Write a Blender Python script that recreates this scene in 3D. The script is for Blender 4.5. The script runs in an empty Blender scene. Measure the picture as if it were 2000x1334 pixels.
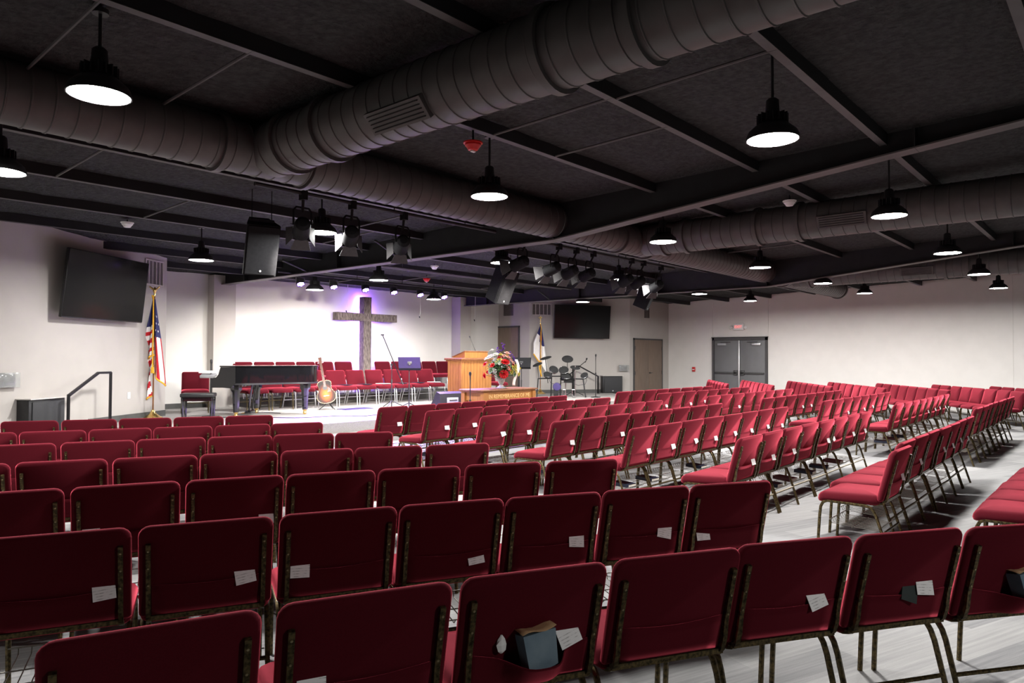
import bpy, bmesh, math, random
import numpy as np
from mathutils import Vector, Matrix, noise
random.seed(7)
PI = math.pi
SC = bpy.context.scene
COL = SC.collection

# ------------------------------------------------------------------ camera, world, exposure
# world axes: +x along the stage wall, +y towards the stage, camera stands at the origin
CAM_H = 1.53
FPX = 1394.15
_th = math.atan2(30.04, FPX); _roll = 0.00404
F0 = Vector((.755, .656, 0)).normalized(); R0 = Vector((F0.y, -F0.x, 0)); UPV = Vector((0, 0, 1))
FV = F0 * math.cos(_th) + UPV * math.sin(_th)
U1 = UPV * math.cos(_th) - F0 * math.sin(_th)
RV = R0 * math.cos(_roll) + U1 * math.sin(_roll)
UV_ = U1 * math.cos(_roll) - R0 * math.sin(_roll)
cd = bpy.data.cameras.new('camera'); cam = bpy.data.objects.new('camera', cd); COL.objects.link(cam)
cd.sensor_fit = 'HORIZONTAL'; cd.sensor_width = 36.0; cd.lens = 36.0 * FPX / 2000.0
cd.clip_start = 0.05; cd.clip_end = 200
cam.matrix_world = Matrix(((RV.x, UV_.x, -FV.x, 0), (RV.y, UV_.y, -FV.y, 0), (RV.z, UV_.z, -FV.z, CAM_H), (0, 0, 0, 1)))
SC.camera = cam
w = bpy.data.worlds.new('world'); SC.world = w; w.use_nodes = True
w.node_tree.nodes['Background'].inputs[0].default_value = (0.02, 0.02, 0.022, 1)
w.node_tree.nodes['Background'].inputs[1].default_value = 0.3
vs = SC.view_settings
vs.view_transform = 'Standard'; vs.look = 'None'; vs.gamma = 1.0; vs.use_curve_mapping = False
vs.exposure = 0.0
cy = SC.cycles; cy.max_bounces = 7; cy.diffuse_bounces = 3; cy.glossy_bounces = 3; cy.transmission_bounces = 5; cy.transparent_max_bounces = 6; cy.caustics_reflective = False; cy.caustics_refractive = False; cy.sample_clamp_indirect = 8.0
LAMP_STRENGTH = 540.0      # high-bay pendants
SPOT_W = 1250.0             # stage fresnels
PAR_W = 1200.0              # violet LED cans
HALO_STRENGTH = 320.0       # violet LED strips behind the cross

# ------------------------------------------------------------------ materials
MATS = {}
def nodes_of(m): m.use_nodes = True; return m.node_tree.nodes, m.node_tree.links
def mat(name, col, rough=.6, metal=0., var=0., vscale=20., bump=0., bscale=60., spec=.5, sheen=0., coat=0., col2=None, stretch=None, detail=4., trans=0., ior=1.45, coord='Object', bdist=.004):
    m = bpy.data.materials.new(name); N, L = nodes_of(m); p = N['Principled BSDF']
    p.inputs['Base Color'].default_value = (*col, 1); p.inputs['Roughness'].default_value = rough
    p.inputs['Metallic'].default_value = metal; p.inputs['Specular IOR Level'].default_value = spec
    p.inputs['Sheen Weight'].default_value = sheen; p.inputs['Coat Weight'].default_value = coat
    p.inputs['Transmission Weight'].default_value = trans; p.inputs['IOR'].default_value = ior
    if sheen: p.inputs['Sheen Roughness'].default_value = .42; p.inputs['Sheen Tint'].default_value = (1., .12, .18, 1)
    if var or bump or col2:
        tc = N.new('ShaderNodeTexCoord'); mp = N.new('ShaderNodeMapping'); L.new(tc.outputs[coord], mp.inputs[0])
        if stretch: mp.inputs['Scale'].default_value = stretch
        if var or col2:
            nz = N.new('ShaderNodeTexNoise'); nz.inputs['Scale'].default_value = vscale; nz.inputs['Detail'].default_value = detail
            L.new(mp.outputs[0], nz.inputs['Vector'])
            cr = N.new('ShaderNodeValToRGB'); L.new(nz.outputs['Fac'], cr.inputs[0])
            c2 = col2 or tuple(min(1, c*(1+var)) for c in col); c1 = col if col2 else tuple(c*(1-var) for c in col)
            cr.color_ramp.elements[0].position = .35; cr.color_ramp.elements[1].position = .65
            cr.color_ramp.elements[0].color = (*c1, 1); cr.color_ramp.elements[1].color = (*c2, 1)
            L.new(cr.outputs[0], p.inputs['Base Color'])
        if bump:
            nb = N.new('ShaderNodeTexNoise'); nb.inputs['Scale'].default_value = bscale; nb.inputs['Detail'].default_value = detail
            L.new(mp.outputs[0], nb.inputs['Vector'])
            b = N.new('ShaderNodeBump'); b.inputs['Strength'].default_value = bump; b.inputs['Distance'].default_value = bdist
            L.new(nb.outputs['Fac'], b.inputs['Height']); L.new(b.outputs[0], p.inputs['Normal'])
    MATS[name] = m; return m
def emit(name, col, s):
    m = bpy.data.materials.new(name); N, L = nodes_of(m); p = N['Principled BSDF']
    p.inputs['Base Color'].default_value = (.8, .8, .8, 1); p.inputs['Emission Color'].default_value = (*col, 1); p.inputs['Emission Strength'].default_value = s
    MATS[name] = m; return m

mat('fabric', (.068, .0042, .0088), .9, var=.10, vscale=240, bump=.25, bscale=900, bdist=.0008, spec=.1, sheen=1.)
mat('frame_gold', (.030, .024, .012), .38, .75, col2=(.17, .125, .055), vscale=70, detail=6)
mat('frame_silver', (.62, .62, .64), .3, .9, var=.05)
mat('rivet', (.45, .38, .22), .35, .9, var=.1)
mat('cap', (.02, .02, .02), .5, var=.1)
mat('wire', (.30, .28, .24), .35, .8, var=.1)
mat('wall_lit_right', (.74, .71, .675), .85, var=.02, vscale=3, bump=.12, bscale=140, spec=.25)  # same paint as the left wall, lightened to carry the strong lamplight there
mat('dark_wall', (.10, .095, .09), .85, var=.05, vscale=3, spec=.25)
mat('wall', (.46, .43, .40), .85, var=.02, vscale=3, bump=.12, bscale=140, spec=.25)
mat('wall_lit_stage', (.72, .70, .665), .85, var=.015, vscale=3, bump=.1, bscale=140, spec=.25)  # same paint again, with the glare of the stage lighting put into its colour
mat('baseboard', (.085, .085, .08), .6, var=.1, vscale=8)
mat('black_foam', (.050, .052, .052), .95, var=.22, vscale=16, bump=1., bscale=26, bdist=.05, detail=8, spec=.15)
mat('black_steel', (.016, .017, .018), .55, var=.15, vscale=5, spec=.4)
mat('purlin', (.085, .082, .082), .6, var=.12, vscale=5, spec=.4)
mat('flange', (.10, .092, .09), .55, var=.08, vscale=3, spec=.45)
mat('duct', (.092, .091, .088), .48, .15, var=.12, vscale=5, spec=.5)
mat('black_plastic', (.016, .016, .017), .45, var=.15, vscale=30)
mat('matte_black', (.011, .011, .012), .8, var=.15, vscale=30, spec=.15)
mat('black_grille', (.032, .032, .034), .7, var=.3, vscale=400)
mat('gloss_black', (.005, .005, .006), .06, spec=.6, coat=.6, var=.05)
mat('screen', (.010, .010, .010), .12, spec=.5, var=.05)
mat('white_plastic', (.78, .78, .77), .45, var=.03)
mat('grey_plastic', (.35, .35, .36), .5, var=.05)
mat('red_plastic', (.55, .02, .02), .4, var=.05)
mat('door_grey', (.15, .15, .153), .5, var=.05, vscale=3)
mat('frame_dark', (.06, .058, .058), .5, var=.08)
mat('aluminium', (.72, .72, .72), .35, .8, var=.04)
mat('vent_white', (.62, .58, .55), .5, var=.04)
mat('vent_dark', (.13, .115, .11), .6, var=.1)
mat('vent_hole', (.02, .02, .02), .9, var=.1)
mat('rail', (.012, .011, .012), .35, .4, var=.1)
mat('brass', (.75, .52, .18), .25, .95, var=.08)
mat('gold_cloth', (.80, .42, .03), .8, var=.2, vscale=90)
mat('pole_wood', (.20, .085, .03), .4, var=.25, vscale=12, stretch=(8, 8, .6))
mat('oak', (.22, .080, .014), .5, col2=(.32, .135, .030), vscale=9, stretch=(9, 9, .45), detail=7, bump=.1, bscale=20)
mat('oak_dark', (.12, .042, .014), .4, col2=(.20, .08, .026), vscale=9, stretch=(2, 2, 2), detail=7)
mat('oak_carve', (.58, .36, .14), .6, var=.1)
mat('door_wood', (.145, .10, .075), .5, col2=(.225, .17, .13), vscale=6, stretch=(14, 14, .35), detail=6)
mat('cross_wood', (.085, .068, .062), .9, col2=(.22, .18, .165), vscale=7, stretch=(5, 5, 1.2), detail=8, bump=1., bscale=18, bdist=.02)
mat('paper', (.82, .80, .78), .8, var=.03)
mat('dark_card', (.02, .03, .028), .6, var=.1)
mat('kraft', (.52, .32, .17), .8, var=.08)
mat('box_blue', (.10, .155, .20), .5, col2=(.16, .22, .26), vscale=12)
mat('book_navy', (.012, .016, .035), .5, var=.2)
mat('book_maroon', (.10, .015, .02), .5, var=.2)
mat('pages', (.75, .70, .60), .8, var=.05)
mat('drum_head', (.018, .018, .018), .75, var=.1, spec=.2)
mat('chrome', (.75, .75, .77), .18, 1., var=.03)
mat('cable', (.03, .026, .04), .6, var=.1)
mat('violet_cloth', (.045, .03, .13), .6, var=.1)
mat('guitar_side', (.045, .012, .006), .2, var=.2, coat=.4)
mat('maple', (.58, .36, .17), .4, var=.1)
mat('ivory', (.80, .76, .66), .4, var=.03)
mat('petal_red', (.62, .012, .015), .6, var=.2, vscale=60)
mat('petal_white', (.80, .80, .72), .6, var=.08, vscale=60)
mat('petal_violet', (.17, .04, .34), .6, var=.25, vscale=60)
mat('petal_yellow', (.72, .62, .12), .6, var=.15, vscale=60)
mat('petal_pink', (.80, .47, .38), .6, var=.12, vscale=60)
mat('leaf', (.06, .13, .035), .6, var=.3, vscale=40)
mat('leaf_pale', (.30, .42, .26), .6, var=.2, vscale=40)
mat('ribbon', (.80, .66, .58), .5, var=.05)
mat('glass', (.85, .87, .85), .08, trans=.75, spec=.5, var=.02)
mat('lens_off', (.30, .30, .33), .1, spec=.8, var=.03)
mat('flag_white', (.80, .78, .77), .8, var=.04)
mat('flag_red', (.50, .012, .02), .8, var=.1)
mat('flag_blue', (.02, .022, .10), .8, var=.1)
mat('barn', (.030, .027, .028), .6, var=.15)
emit('lamp_lens', (1., .985, .965), LAMP_STRENGTH)
emit('par_lens', (.34, .16, 1.), 45.)
emit('halo_led', (.30, .12, 1.), HALO_STRENGTH)
emit('exit_red', (1., .03, .02), 1.3)
emit('lcd', (.25, .32, .30), .25)

def carpet_mat(name, base, dark, light):
    m = bpy.data.materials.new(name); N, L = nodes_of(m); p = N['Principled BSDF']
    p.inputs['Roughness'].default_value = .95; p.inputs['Specular IOR Level'].default_value = .1
    tc = N.new('ShaderNodeTexCoord'); mp = N.new('ShaderNodeMapping'); L.new(tc.outputs['Object'], mp.inputs[0])
    mp.inputs['Rotation'].default_value = (0, 0, math.radians(20))
    br = N.new('ShaderNodeTexBrick'); br.offset = .37; br.squash = 1.0
    br.inputs['Scale'].default_value = 1.0; br.inputs['Brick Width'].default_value = .92; br.inputs['Row Height'].default_value = .23
    br.inputs['Mortar Size'].default_value = .0; br.inputs['Bias'].default_value = .1
    br.inputs['Color1'].default_value = (*dark, 1); br.inputs['Color2'].default_value = (*light, 1); br.inputs['Mortar'].default_value = (*base, 1)
    L.new(mp.outputs[0], br.inputs['Vector'])
    m2 = N.new('ShaderNodeMapping'); m2.inputs['Scale'].default_value = (1.6, 46., 1.); L.new(mp.outputs[0], m2.inputs[0])
    nz = N.new('ShaderNodeTexNoise'); nz.inputs['Scale'].default_value = 1.0; nz.inputs['Detail'].default_value = 3; L.new(m2.outputs[0], nz.inputs['Vector'])
    cr = N.new('ShaderNodeValToRGB'); cr.color_ramp.elements[0].position = .3; cr.color_ramp.elements[1].position = .7
    cr.color_ramp.elements[0].color = (*dark, 1); cr.color_ramp.elements[1].color = (*light, 1); L.new(nz.outputs['Fac'], cr.inputs[0])
    mx = N.new('ShaderNodeMix'); mx.data_type = 'RGBA'; mx.inputs[0].default_value = .42
    L.new(br.outputs['Color'], mx.inputs[6]); L.new(cr.outputs[0], mx.inputs[7])
    fn = N.new('ShaderNodeTexNoise'); fn.inputs['Scale'].default_value = 350.; L.new(mp.outputs[0], fn.inputs['Vector'])
    b = N.new('ShaderNodeBump'); b.inputs['Strength'].default_value = .4; b.inputs['Distance'].default_value = .004; L.new(fn.outputs['Fac'], b.inputs['Height'])
    L.new(mx.outputs[2], p.inputs['Base Color']); L.new(b.outputs[0], p.inputs['Normal'])
    MATS[name] = m
carpet_mat('carpet', (.25, .245, .24), (.15, .15, .157), (.345, .338, .33))
mat('stage_carpet', (.33, .315, .30), .95, var=.14, vscale=90, bump=.4, bscale=350, spec=.1)
mat('riser_carpet', (.11, .105, .10), .95, var=.2, vscale=90, bump=.4, bscale=350, spec=.1)

def sunburst_mat():
    m = bpy.data.materials.new('sunburst'); N, L = nodes_of(m); p = N['Principled BSDF']
    p.inputs['Roughness'].default_value = .45; p.inputs['Specular IOR Level'].default_value = .2
    tc = N.new('ShaderNodeTexCoord'); mp = N.new('ShaderNodeMapping'); L.new(tc.outputs['Object'], mp.inputs[0])
    mp.inputs['Location'].default_value = (0, 0, -.20 * 3.6); mp.inputs['Scale'].default_value = (4.8, .01, 3.6)
    g = N.new('ShaderNodeTexGradient'); g.gradient_type = 'SPHERICAL'; L.new(mp.outputs[0], g.inputs[0])
    cr = N.new('ShaderNodeValToRGB'); L.new(g.outputs['Fac'], cr.inputs[0]); e = cr.color_ramp.elements
    e[0].position = .14; e[0].color = (.008, .003, .002, 1); e[1].position = .95; e[1].color = (.36, .14, .02, 1)
    q = e.new(.36); q.color = (.06, .010, .003, 1); q = e.new(.58); q.color = (.24, .06, .008, 1)
    L.new(cr.outputs[0], p.inputs['Base Color']); MATS['sunburst'] = m
sunburst_mat()
def print_mat():
    # white card with faint printed lines
    m = bpy.data.materials.new('printed_card'); N, L = nodes_of(m); p = N['Principled BSDF']; p.inputs['Roughness'].default_value = .7
    tc = N.new('ShaderNodeTexCoord'); mp = N.new('ShaderNodeMapping'); L.new(tc.outputs['Object'], mp.inputs[0])
    wv = N.new('ShaderNodeTexWave'); wv.bands_direction = 'Z'; wv.inputs['Scale'].default_value = 28.; wv.inputs['Distortion'].default_value = .0; L.new(mp.outputs[0], wv.inputs[0])
    nz = N.new('ShaderNodeTexNoise'); nz.inputs['Scale'].default_value = 34.; L.new(mp.outputs[0], nz.inputs[0])
    mu = N.new('ShaderNodeMath'); mu.operation = 'MULTIPLY'; L.new(wv.outputs['Fac'], mu.inputs[0]); L.new(nz.outputs['Fac'], mu.inputs[1])
    cr = N.new('ShaderNodeValToRGB'); cr.color_ramp.elements[0].position = .45; cr.color_ramp.elements[1].position = .6
    cr.color_ramp.elements[0].color = (.90, .88, .87, 1); cr.color_ramp.elements[1].color = (.50, .48, .47, 1)
    L.new(mu.outputs[0], cr.inputs[0]); L.new(cr.outputs[0], p.inputs['Base Color']); MATS['printed_card'] = m
print_mat()

# ------------------------------------------------------------------ mesh helpers
def fr(d):
    """orthonormal frame with local z along d"""
    z = Vector(d).normalized(); a = Vector((0, 0, 1)) if abs(z.z) < .95 else Vector((0, 1, 0))
    x = a.cross(z).normalized(); return x, z.cross(x), z
class MB:
    def __init__(s): s.v = []; s.f = []
    def add(s, vs, fs, M=None):
        o = len(s.v)
        s.v += [tuple(M @ Vector(q)) if M else tuple(q) for q in vs]; s.f += [tuple(i + o for i in q) for q in fs]; return s
    def box(s, c, d, M=None):
        x, y, z = c; a, b, e = d[0]/2, d[1]/2, d[2]/2
        vs = [(x+i*a, y+j*b, z+k*e) for k in (-1, 1) for j in (-1, 1) for i in (-1, 1)]
        return s.add(vs, [(0, 2, 3, 1), (4, 5, 7, 6), (0, 1, 5, 4), (2, 6, 7, 3), (0, 4, 6, 2), (1, 3, 7, 5)], M)
    def rbox(s, c, d, r=.01, seg=2, M=None):
        bm = bmesh.new(); bmesh.ops.create_cube(bm, size=1.0)
        for v in bm.verts: v.co = Vector((v.co.x*d[0]+c[0], v.co.y*d[1]+c[1], v.co.z*d[2]+c[2]))
        bmesh.ops.bevel(bm, geom=list(bm.edges), offset=min(r, min(d)*.49), segments=seg, profile=.5, affect='EDGES')
        bm.verts.index_update()
        s.add([v.co[:] for v in bm.verts], [[v.index for v in f.verts] for f in bm.faces], M); bm.free(); return s
    def prism(s, poly, z0, z1, M=None):
        n = len(poly); vs = [(p[0], p[1], z0) for p in poly] + [(p[0], p[1], z1) for p in poly]
        ar = sum(poly[i][0]*poly[(i+1) % n][1]-poly[(i+1) % n][0]*poly[i][1] for i in range(n))
        fs = [tuple(range(n))[::-1], tuple(range(n, 2*n))] + [(i, (i+1) % n, n+(i+1) % n, n+i) for i in range(n)]
        if ar < 0: fs = [q[::-1] for q in fs]
        return s.add(vs, fs, M)
    def cyl(s, a, b, r0, r1=None, n=12, caps=True):
        r1 = r0 if r1 is None else r1; a = Vector(a); b = Vector(b); x, y, z = fr(b-a); vs = []
        for p, r in ((a, r0), (b, r1)):
            vs += [tuple(p + x*(r*math.cos(2*PI*i/n)) + y*(r*math.sin(2*PI*i/n))) for i in range(n)]
        fs = [(i, (i+1) % n, n+(i+1) % n, n+i) for i in range(n)]
        if caps: fs += [tuple(range(n))[::-1], tuple(range(n, 2*n))]
        return s.add(vs, fs)
    def tube(s, path, r, n=8, caps=True, closed=False, ry=None, up=None):
        P = [Vector(p) for p in path]; m = len(P); vs = []; fs = []
        rad = r if isinstance(r, (list, tuple)) else [r]*m
        t0 = (P[1]-P[0]).normalized(); x, y, z = fr(t0)
        if up is not None: x = (Vector(up) - t0*Vector(up).dot(t0)).normalized(); y = t0.cross(x)
        prev = t0
        for i in range(m):
            if closed: t = (P[(i+1) % m]-P[i-1]).normalized()
            else: t = ((P[i]-P[i-1]).normalized() if i else Vector((0, 0, 0))) + ((P[i+1]-P[i]).normalized() if i < m-1 else Vector((0, 0, 0))); t.normalize()
            q = prev.rotation_difference(t); x = q @ x; y = q @ y; prev = t
            k = 1.0
            if 0 < i < m-1:
                c = max(.5, t.dot((P[i+1]-P[i]).normalized())); k = 1/c
            for j in range(n):
                a = 2*PI*(j+.5)/n; vs.append(tuple(P[i] + x*(rad[i]*k*math.cos(a)) + y*((ry or rad[i])*math.sin(a))))
        mm = m if closed else m-1
        for i in range(mm):
            for j in range(n):
                a = i*n+j; b = i*n+(j+1) % n; c = ((i+1) % m)*n+(j+1) % n; d = ((i+1) % m)*n+j; fs.append((a, b, c, d))
        if caps and not closed: fs += [tuple(range(n))[::-1], tuple(range((m-1)*n, m*n))]
        return s.add(vs, fs)
    def lathe(s, prof, n=20, c=(0, 0, 0), axis=(0, 0, 1), cap0=True, cap1=True):
        x, y, z = fr(axis); c = Vector(c); vs = []; fs = []; m = len(prof)
        if Vector(axis) == Vector((0, 0, 1)): x, y, z = Vector((1, 0, 0)), Vector((0, 1, 0)), Vector((0, 0, 1))
        for r, h in prof:
            vs += [tuple(c + z*h + x*(r*math.cos(2*PI*i/n)) + y*(r*math.sin(2*PI*i/n))) for i in range(n)]
        for k in range(m-1):
            fs += [(k*n+i, k*n+(i+1) % n, (k+1)*n+(i+1) % n, (k+1)*n+i) for i in range(n)]
        if cap0: fs.append(tuple(range(n))[::-1])
        if cap1: fs.append(tuple(range((m-1)*n, m*n)))
        return s.add(vs, fs)
    def loft(s, rings, cap=True, M=None):
        n = len(rings[0]); vs = [p for r in rings for p in r]; fs = []
        for k in range(len(rings)-1): fs += [(k*n+i, k*n+(i+1) % n, (k+1)*n+(i+1) % n, (k+1)*n+i) for i in range(n)]
        if cap: fs += [tuple(range(n))[::-1], tuple(range((len(rings)-1)*n, len(rings)*n))]
        return s.add(vs, fs, M)
    def grid(s, fn, nu, nv, M=None):
        vs = [fn(i/nu, j/nv) for j in range(nv+1) for i in range(nu+1)]
        fs = [(j*(nu+1)+i, j*(nu+1)+i+1, (j+1)*(nu+1)+i+1, (j+1)*(nu+1)+i) for j in range(nv) for i in range(nu)]
        return s.add(vs, fs, M)
    def mesh(s, name, smooth=35.):
        me = bpy.data.meshes.new(name); me.from_pydata(s.v, [], s.f)
        if smooth:
            me.polygons.foreach_set('use_smooth', [True]*len(me.polygons)); me.set_sharp_from_angle(angle=math.radians(smooth))
        me.update(); return me
    def build(s, name, m, parent=None, smooth=35., loc=None, rot=None):
        return obj(name, s.mesh(name, smooth), m, parent, loc, rot)
def obj(name, me, m, parent=None, loc=None, rot=None):
    if m and not me.materials: me.materials.append(MATS[m])
    o = bpy.data.objects.new(name, me); COL.objects.link(o)
    if parent: o.parent = parent
    if loc: o.location = loc
    if rot: o.rotation_euler = rot
    return o
def thing(name, label, cat, loc=(0, 0, 0), rz=0., group=None):
    o = bpy.data.objects.new(name, None); COL.objects.link(o); o.location = loc; o.rotation_euler = (0, 0, rz); o.empty_display_size = .1
    return tag(o, label, cat, group)
def tag(o, label, cat, group=None):
    o['label'] = label; o['category'] = cat
    if group: o['group'] = group
    return o
def struct(o): o['kind'] = 'structure'; return o
def copy_tree(o, parent=None, skip=()):
    c = o.copy(); COL.objects.link(c); c.parent = parent
    for ch in o.children:
        if ch.name.split('.')[0] not in skip: copy_tree(ch, c, skip)
    return c
def kill_tree(o):
    for ch in list(o.children): kill_tree(ch)
    bpy.data.objects.remove(o)
def arc(c, r, a0, a1, n):
    return [(c[0]+r*math.cos(a0+(a1-a0)*i/n), c[1]+r*math.sin(a0+(a1-a0)*i/n)) for i in range(n+1)]
def rrect(w, h, r, n=4, c=(0, 0), rb=None):
    rb = r if rb is None else rb; x, y = w/2, h/2
    return (arc((c[0]+x-r, c[1]+y-r), r, 0, PI/2, n) + arc((c[0]-x+r, c[1]+y-r), r, PI/2, PI, n)
            + arc((c[0]-x+rb, c[1]-y+rb), rb, PI, 1.5*PI, n) + arc((c[0]+x-rb, c[1]-y+rb), rb, 1.5*PI, 2*PI, n))
def text_mesh(txt, size, depth, align='CENTER'):
    cu = bpy.data.curves.new('lettering', 'FONT'); cu.body = txt; cu.size = size; cu.extrude = depth; cu.align_x = align; cu.align_y = 'CENTER'; cu.resolution_u = 2
    t = bpy.data.objects.new('t', cu); COL.objects.link(t); bpy.context.view_layer.update()
    me = bpy.data.meshes.new_from_object(t.evaluated_get(bpy.context.evaluated_depsgraph_get())); bpy.data.objects.remove(t)
    me.materials.clear(); return me
def aim(d, up=(0, 0, 1)):
    """matrix whose local -y looks along d"""
    f = -Vector(d).normalized(); x = f.cross(Vector(up)).normalized(); z = x.cross(f)
    return Matrix(((x.x, f.x, z.x, 0), (x.y, f.y, z.y, 0), (x.z, f.z, z.z, 0), (0, 0, 0, 1)))
ORD = ['first', 'second', 'third', 'fourth', 'fifth', 'sixth', 'seventh', 'eighth', 'ninth', 'tenth', 'eleventh', 'twelfth']
def zc(y): return 3.35 + .032*(16-y)

# ------------------------------------------------------------------ room shell
WALLP = {'left': ((-4., 7.50), (6.06, 14.18)), 'left_return': ((6.06, 14.18), (6.06, 15.9)), 'stage': ((6.06, 15.9), (17.62, 15.9)),
         'stage_right': ((17.62, 15.9), (17.62, 14.57)), 'right_angled': ((17.62, 14.57), (20.55, 12.65)), 'far': ((20.55, 12.65), (23.2, 12.65)),
         'right': ((23.2, 12.65), (23.2, -9.)), 'rear': ((23.2, -9.), (-4., -9.)), 'left_side': ((-4., -9.), (-4., 7.50))}
def wall(side, m='wall', t=.14):
    (x0, y0), (x1, y1) = WALLP[side]; d = Vector((x1-x0, y1-y0)); L = d.length; d.normalize(); n = Vector((-d.y, d.x))  # outward normal (interior lies right of travel)
    b = MB(); P = [(x0, y0), (x1, y1), (x1+n.x*t, y1+n.y*t), (x0+n.x*t, y0+n.y*t)]
    vs = [(p[0], p[1], 0) for p in P] + [(p[0], p[1], zc(p[1])+.1) for p in P]
    b.add(vs, [(0, 1, 2, 3), (7, 6, 5, 4), (0, 4, 5, 1), (1, 5, 6, 2), (2, 6, 7, 3), (3, 7, 4, 0)])
    return struct(b.build('wall_'+side, m, smooth=0))
for s_ in WALLP:
    if s_ != 'right': wall(s_, 'wall_lit_stage' if s_ == 'stage' else 'dark_wall' if s_ in ('rear', 'left_side') else 'wall')
# right wall: a body with proud panels and open vertical joints
wr = wall('right', 'wall_lit_right')
pan = [(12.65, 10.955), (10.945, 9.01), (9.00, 2.4), (2.39, -9.)]
for y1, y0 in pan:
    zb = 2.24 if y1 == 10.945 else 0
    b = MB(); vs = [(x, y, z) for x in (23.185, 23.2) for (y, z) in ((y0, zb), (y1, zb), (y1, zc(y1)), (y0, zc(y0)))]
    b.add(vs, [(0, 3, 2, 1), (0, 1, 5, 4), (1, 2, 6, 5), (2, 3, 7, 6), (3, 0, 4, 7)]); b.build('wall_panel', 'wall_lit_right', wr, smooth=0)
struct(MB().box((9.6, 3.4, -.05), (27.6, 25.2, .1)).build('floor', 'carpet', smooth=0))
b = MB(); P = [(-4.2, -9.2), (23.4, -9.2), (23.4, 16.1), (-4.2, 16.1)]
# foam-sprayed underside: a fine uneven sheet
def ceil_pt(u, v):
    x = -4.2+27.6*u; y = -9.2+25.3*v; q = noise.noise((x*1.7, y*1.7, .3))*.022 + noise.noise((x*5.1, y*5.1, 4.))*.010
    return (x, y, zc(y)+.03+q)
b.grid(ceil_pt, 160, 150); b.f = [q[::-1] for q in b.f]
ceiling = struct(b.build('ceiling', 'black_foam', smooth=180))
struct(MB().add([(p[0], p[1], zc(p[1])+.12) for p in P] + [(p[0], p[1], zc(p[1])+.2) for p in P], [(3, 2, 1, 0), (4, 5, 6, 7), (0, 1, 5, 4), (1, 2, 6, 5), (2, 3, 7, 6), (3, 0, 4, 7)]).build('roof_deck', 'black_steel', smooth=0))
for y in (-5.2, -3.75, -2.3, -.9, .5, 1.87, 3.21, 4.54, 6.06, 7.5, 8.9, 10.35, 11.8, 13.2, 14.6):
    z = zc(y)
    b = MB().box((9.6, y, z-.03), (27.2, .012, .12)); p = b.build('purlin', 'black_steel', ceiling, smooth=0)
    MB().box((9.6, y+.03, z-.09), (27.2, .072, .008)).build('purlin_flange', 'purlin', p, smooth=0)
for x, y0, y1 in ((1.55, 4.54, 6.06), (2.5, 4.54, 6.06), (4.95, 3.21, 4.54), (5.0, 1.87, 3.21), (2.6, 7.5, 8.9), (4.1, 8.9, 10.35), (5.9, 3.21, 4.54), (10.4, 4.54, 6.06), (10.4, 3.21, 4.54), (9.4, 10.35, 11.8), (11.2, 11.8, 13.2), (10.2, 13.2, 14.6), (12.6, 10.35, 11.8), (13.9, 11.8, 13.2), (13.3, 4.54, 6.06), (18.6, 4.54, 6.06), (6.6, 7.5, 8.9), (7.0, 8.9, 10.35)):
    MB().cyl((x, y0, zc(y0)-.085), (x, y1, zc(y1)-.085), .012, n=6).build('sag_rod', 'purlin', ceiling)

# baseboards
def baseboard(side, z0, u0=0., u1=None):
    (x0, y0), (x1, y1) = WALLP[side]; d = Vector((x1-x0, y1-y0, 0)); L = d.length; d.normalize(); n = Vector((d.y, -d.x, 0)); u1 = L if u1 is None else u1
    p = Vector((x0, y0, 0)); a = p+d*u0; c = p+d*u1
    b = MB(); Q = [a, c, c+n*.012, a+n*.012]
    b.add([(q.x, q.y, z0) for q in Q] + [(q.x, q.y, z0+.115) for q in Q], [(0, 1, 2, 3), (7, 6, 5, 4), (0, 4, 5, 1), (1, 5, 6, 2), (2, 6, 7, 3), (3, 7, 4, 0)])
    struct(b.build('baseboard_'+side, 'baseboard', smooth=0))
ZS = .36
baseboard('left', ZS, 10.0); baseboard('left_return', ZS); baseboard('stage_right', ZS, 0, .05); baseboard('right_angled', ZS, 0, 3.0); baseboard('far', 0., 0, .2); baseboard('right', 0., 0, 1.6)
b = MB().box((6.9, 15.894, ZS+.0575), (1.6, .012, .115)); struct(b.build('baseboard_stage', 'baseboard', smooth=0))

# stage platform, step and choir riser
plat = [(6.05, 10.53), (17.8, 10.53), (19.95, 13.035), (17.62, 14.565), (17.62, 15.895), (6.065, 15.895), (6.065, 14.175), (4.18, 12.92)]
struct(MB().prism(plat, 0, ZS).build('stage_platform', 'stage_carpet', smooth=0))
step = [(5.83, 10.20), (17.98, 10.20), (20.28, 12.83), (19.96, 13.03), (17.805, 10.525), (6.045, 10.525), (4.17, 12.91), (3.88, 12.72)]
struct(MB().prism(step, 0, .18).build('stage_step', 'stage_carpet', smooth=0))
struct(MB().prism([(8.3, 14.86), (15.4, 14.86), (15.4, 15.89), (8.3, 15.89)], ZS, ZS+.2).build('choir_riser', 'riser_carpet', smooth=0))
# piers carrying the roof frames
for nm, x0, x1, y0 in (('pier_left', 7.72, 8.24, 15.61), ('pier_right', 15.45, 15.92, 15.52)):
    struct(MB().box(((x0+x1)/2, (y0+15.9)/2, (ZS+3.36)/2), (x1-x0, 15.895-y0, 3.36-ZS)).build('wall_'+nm, 'wall', smooth=0))

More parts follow.
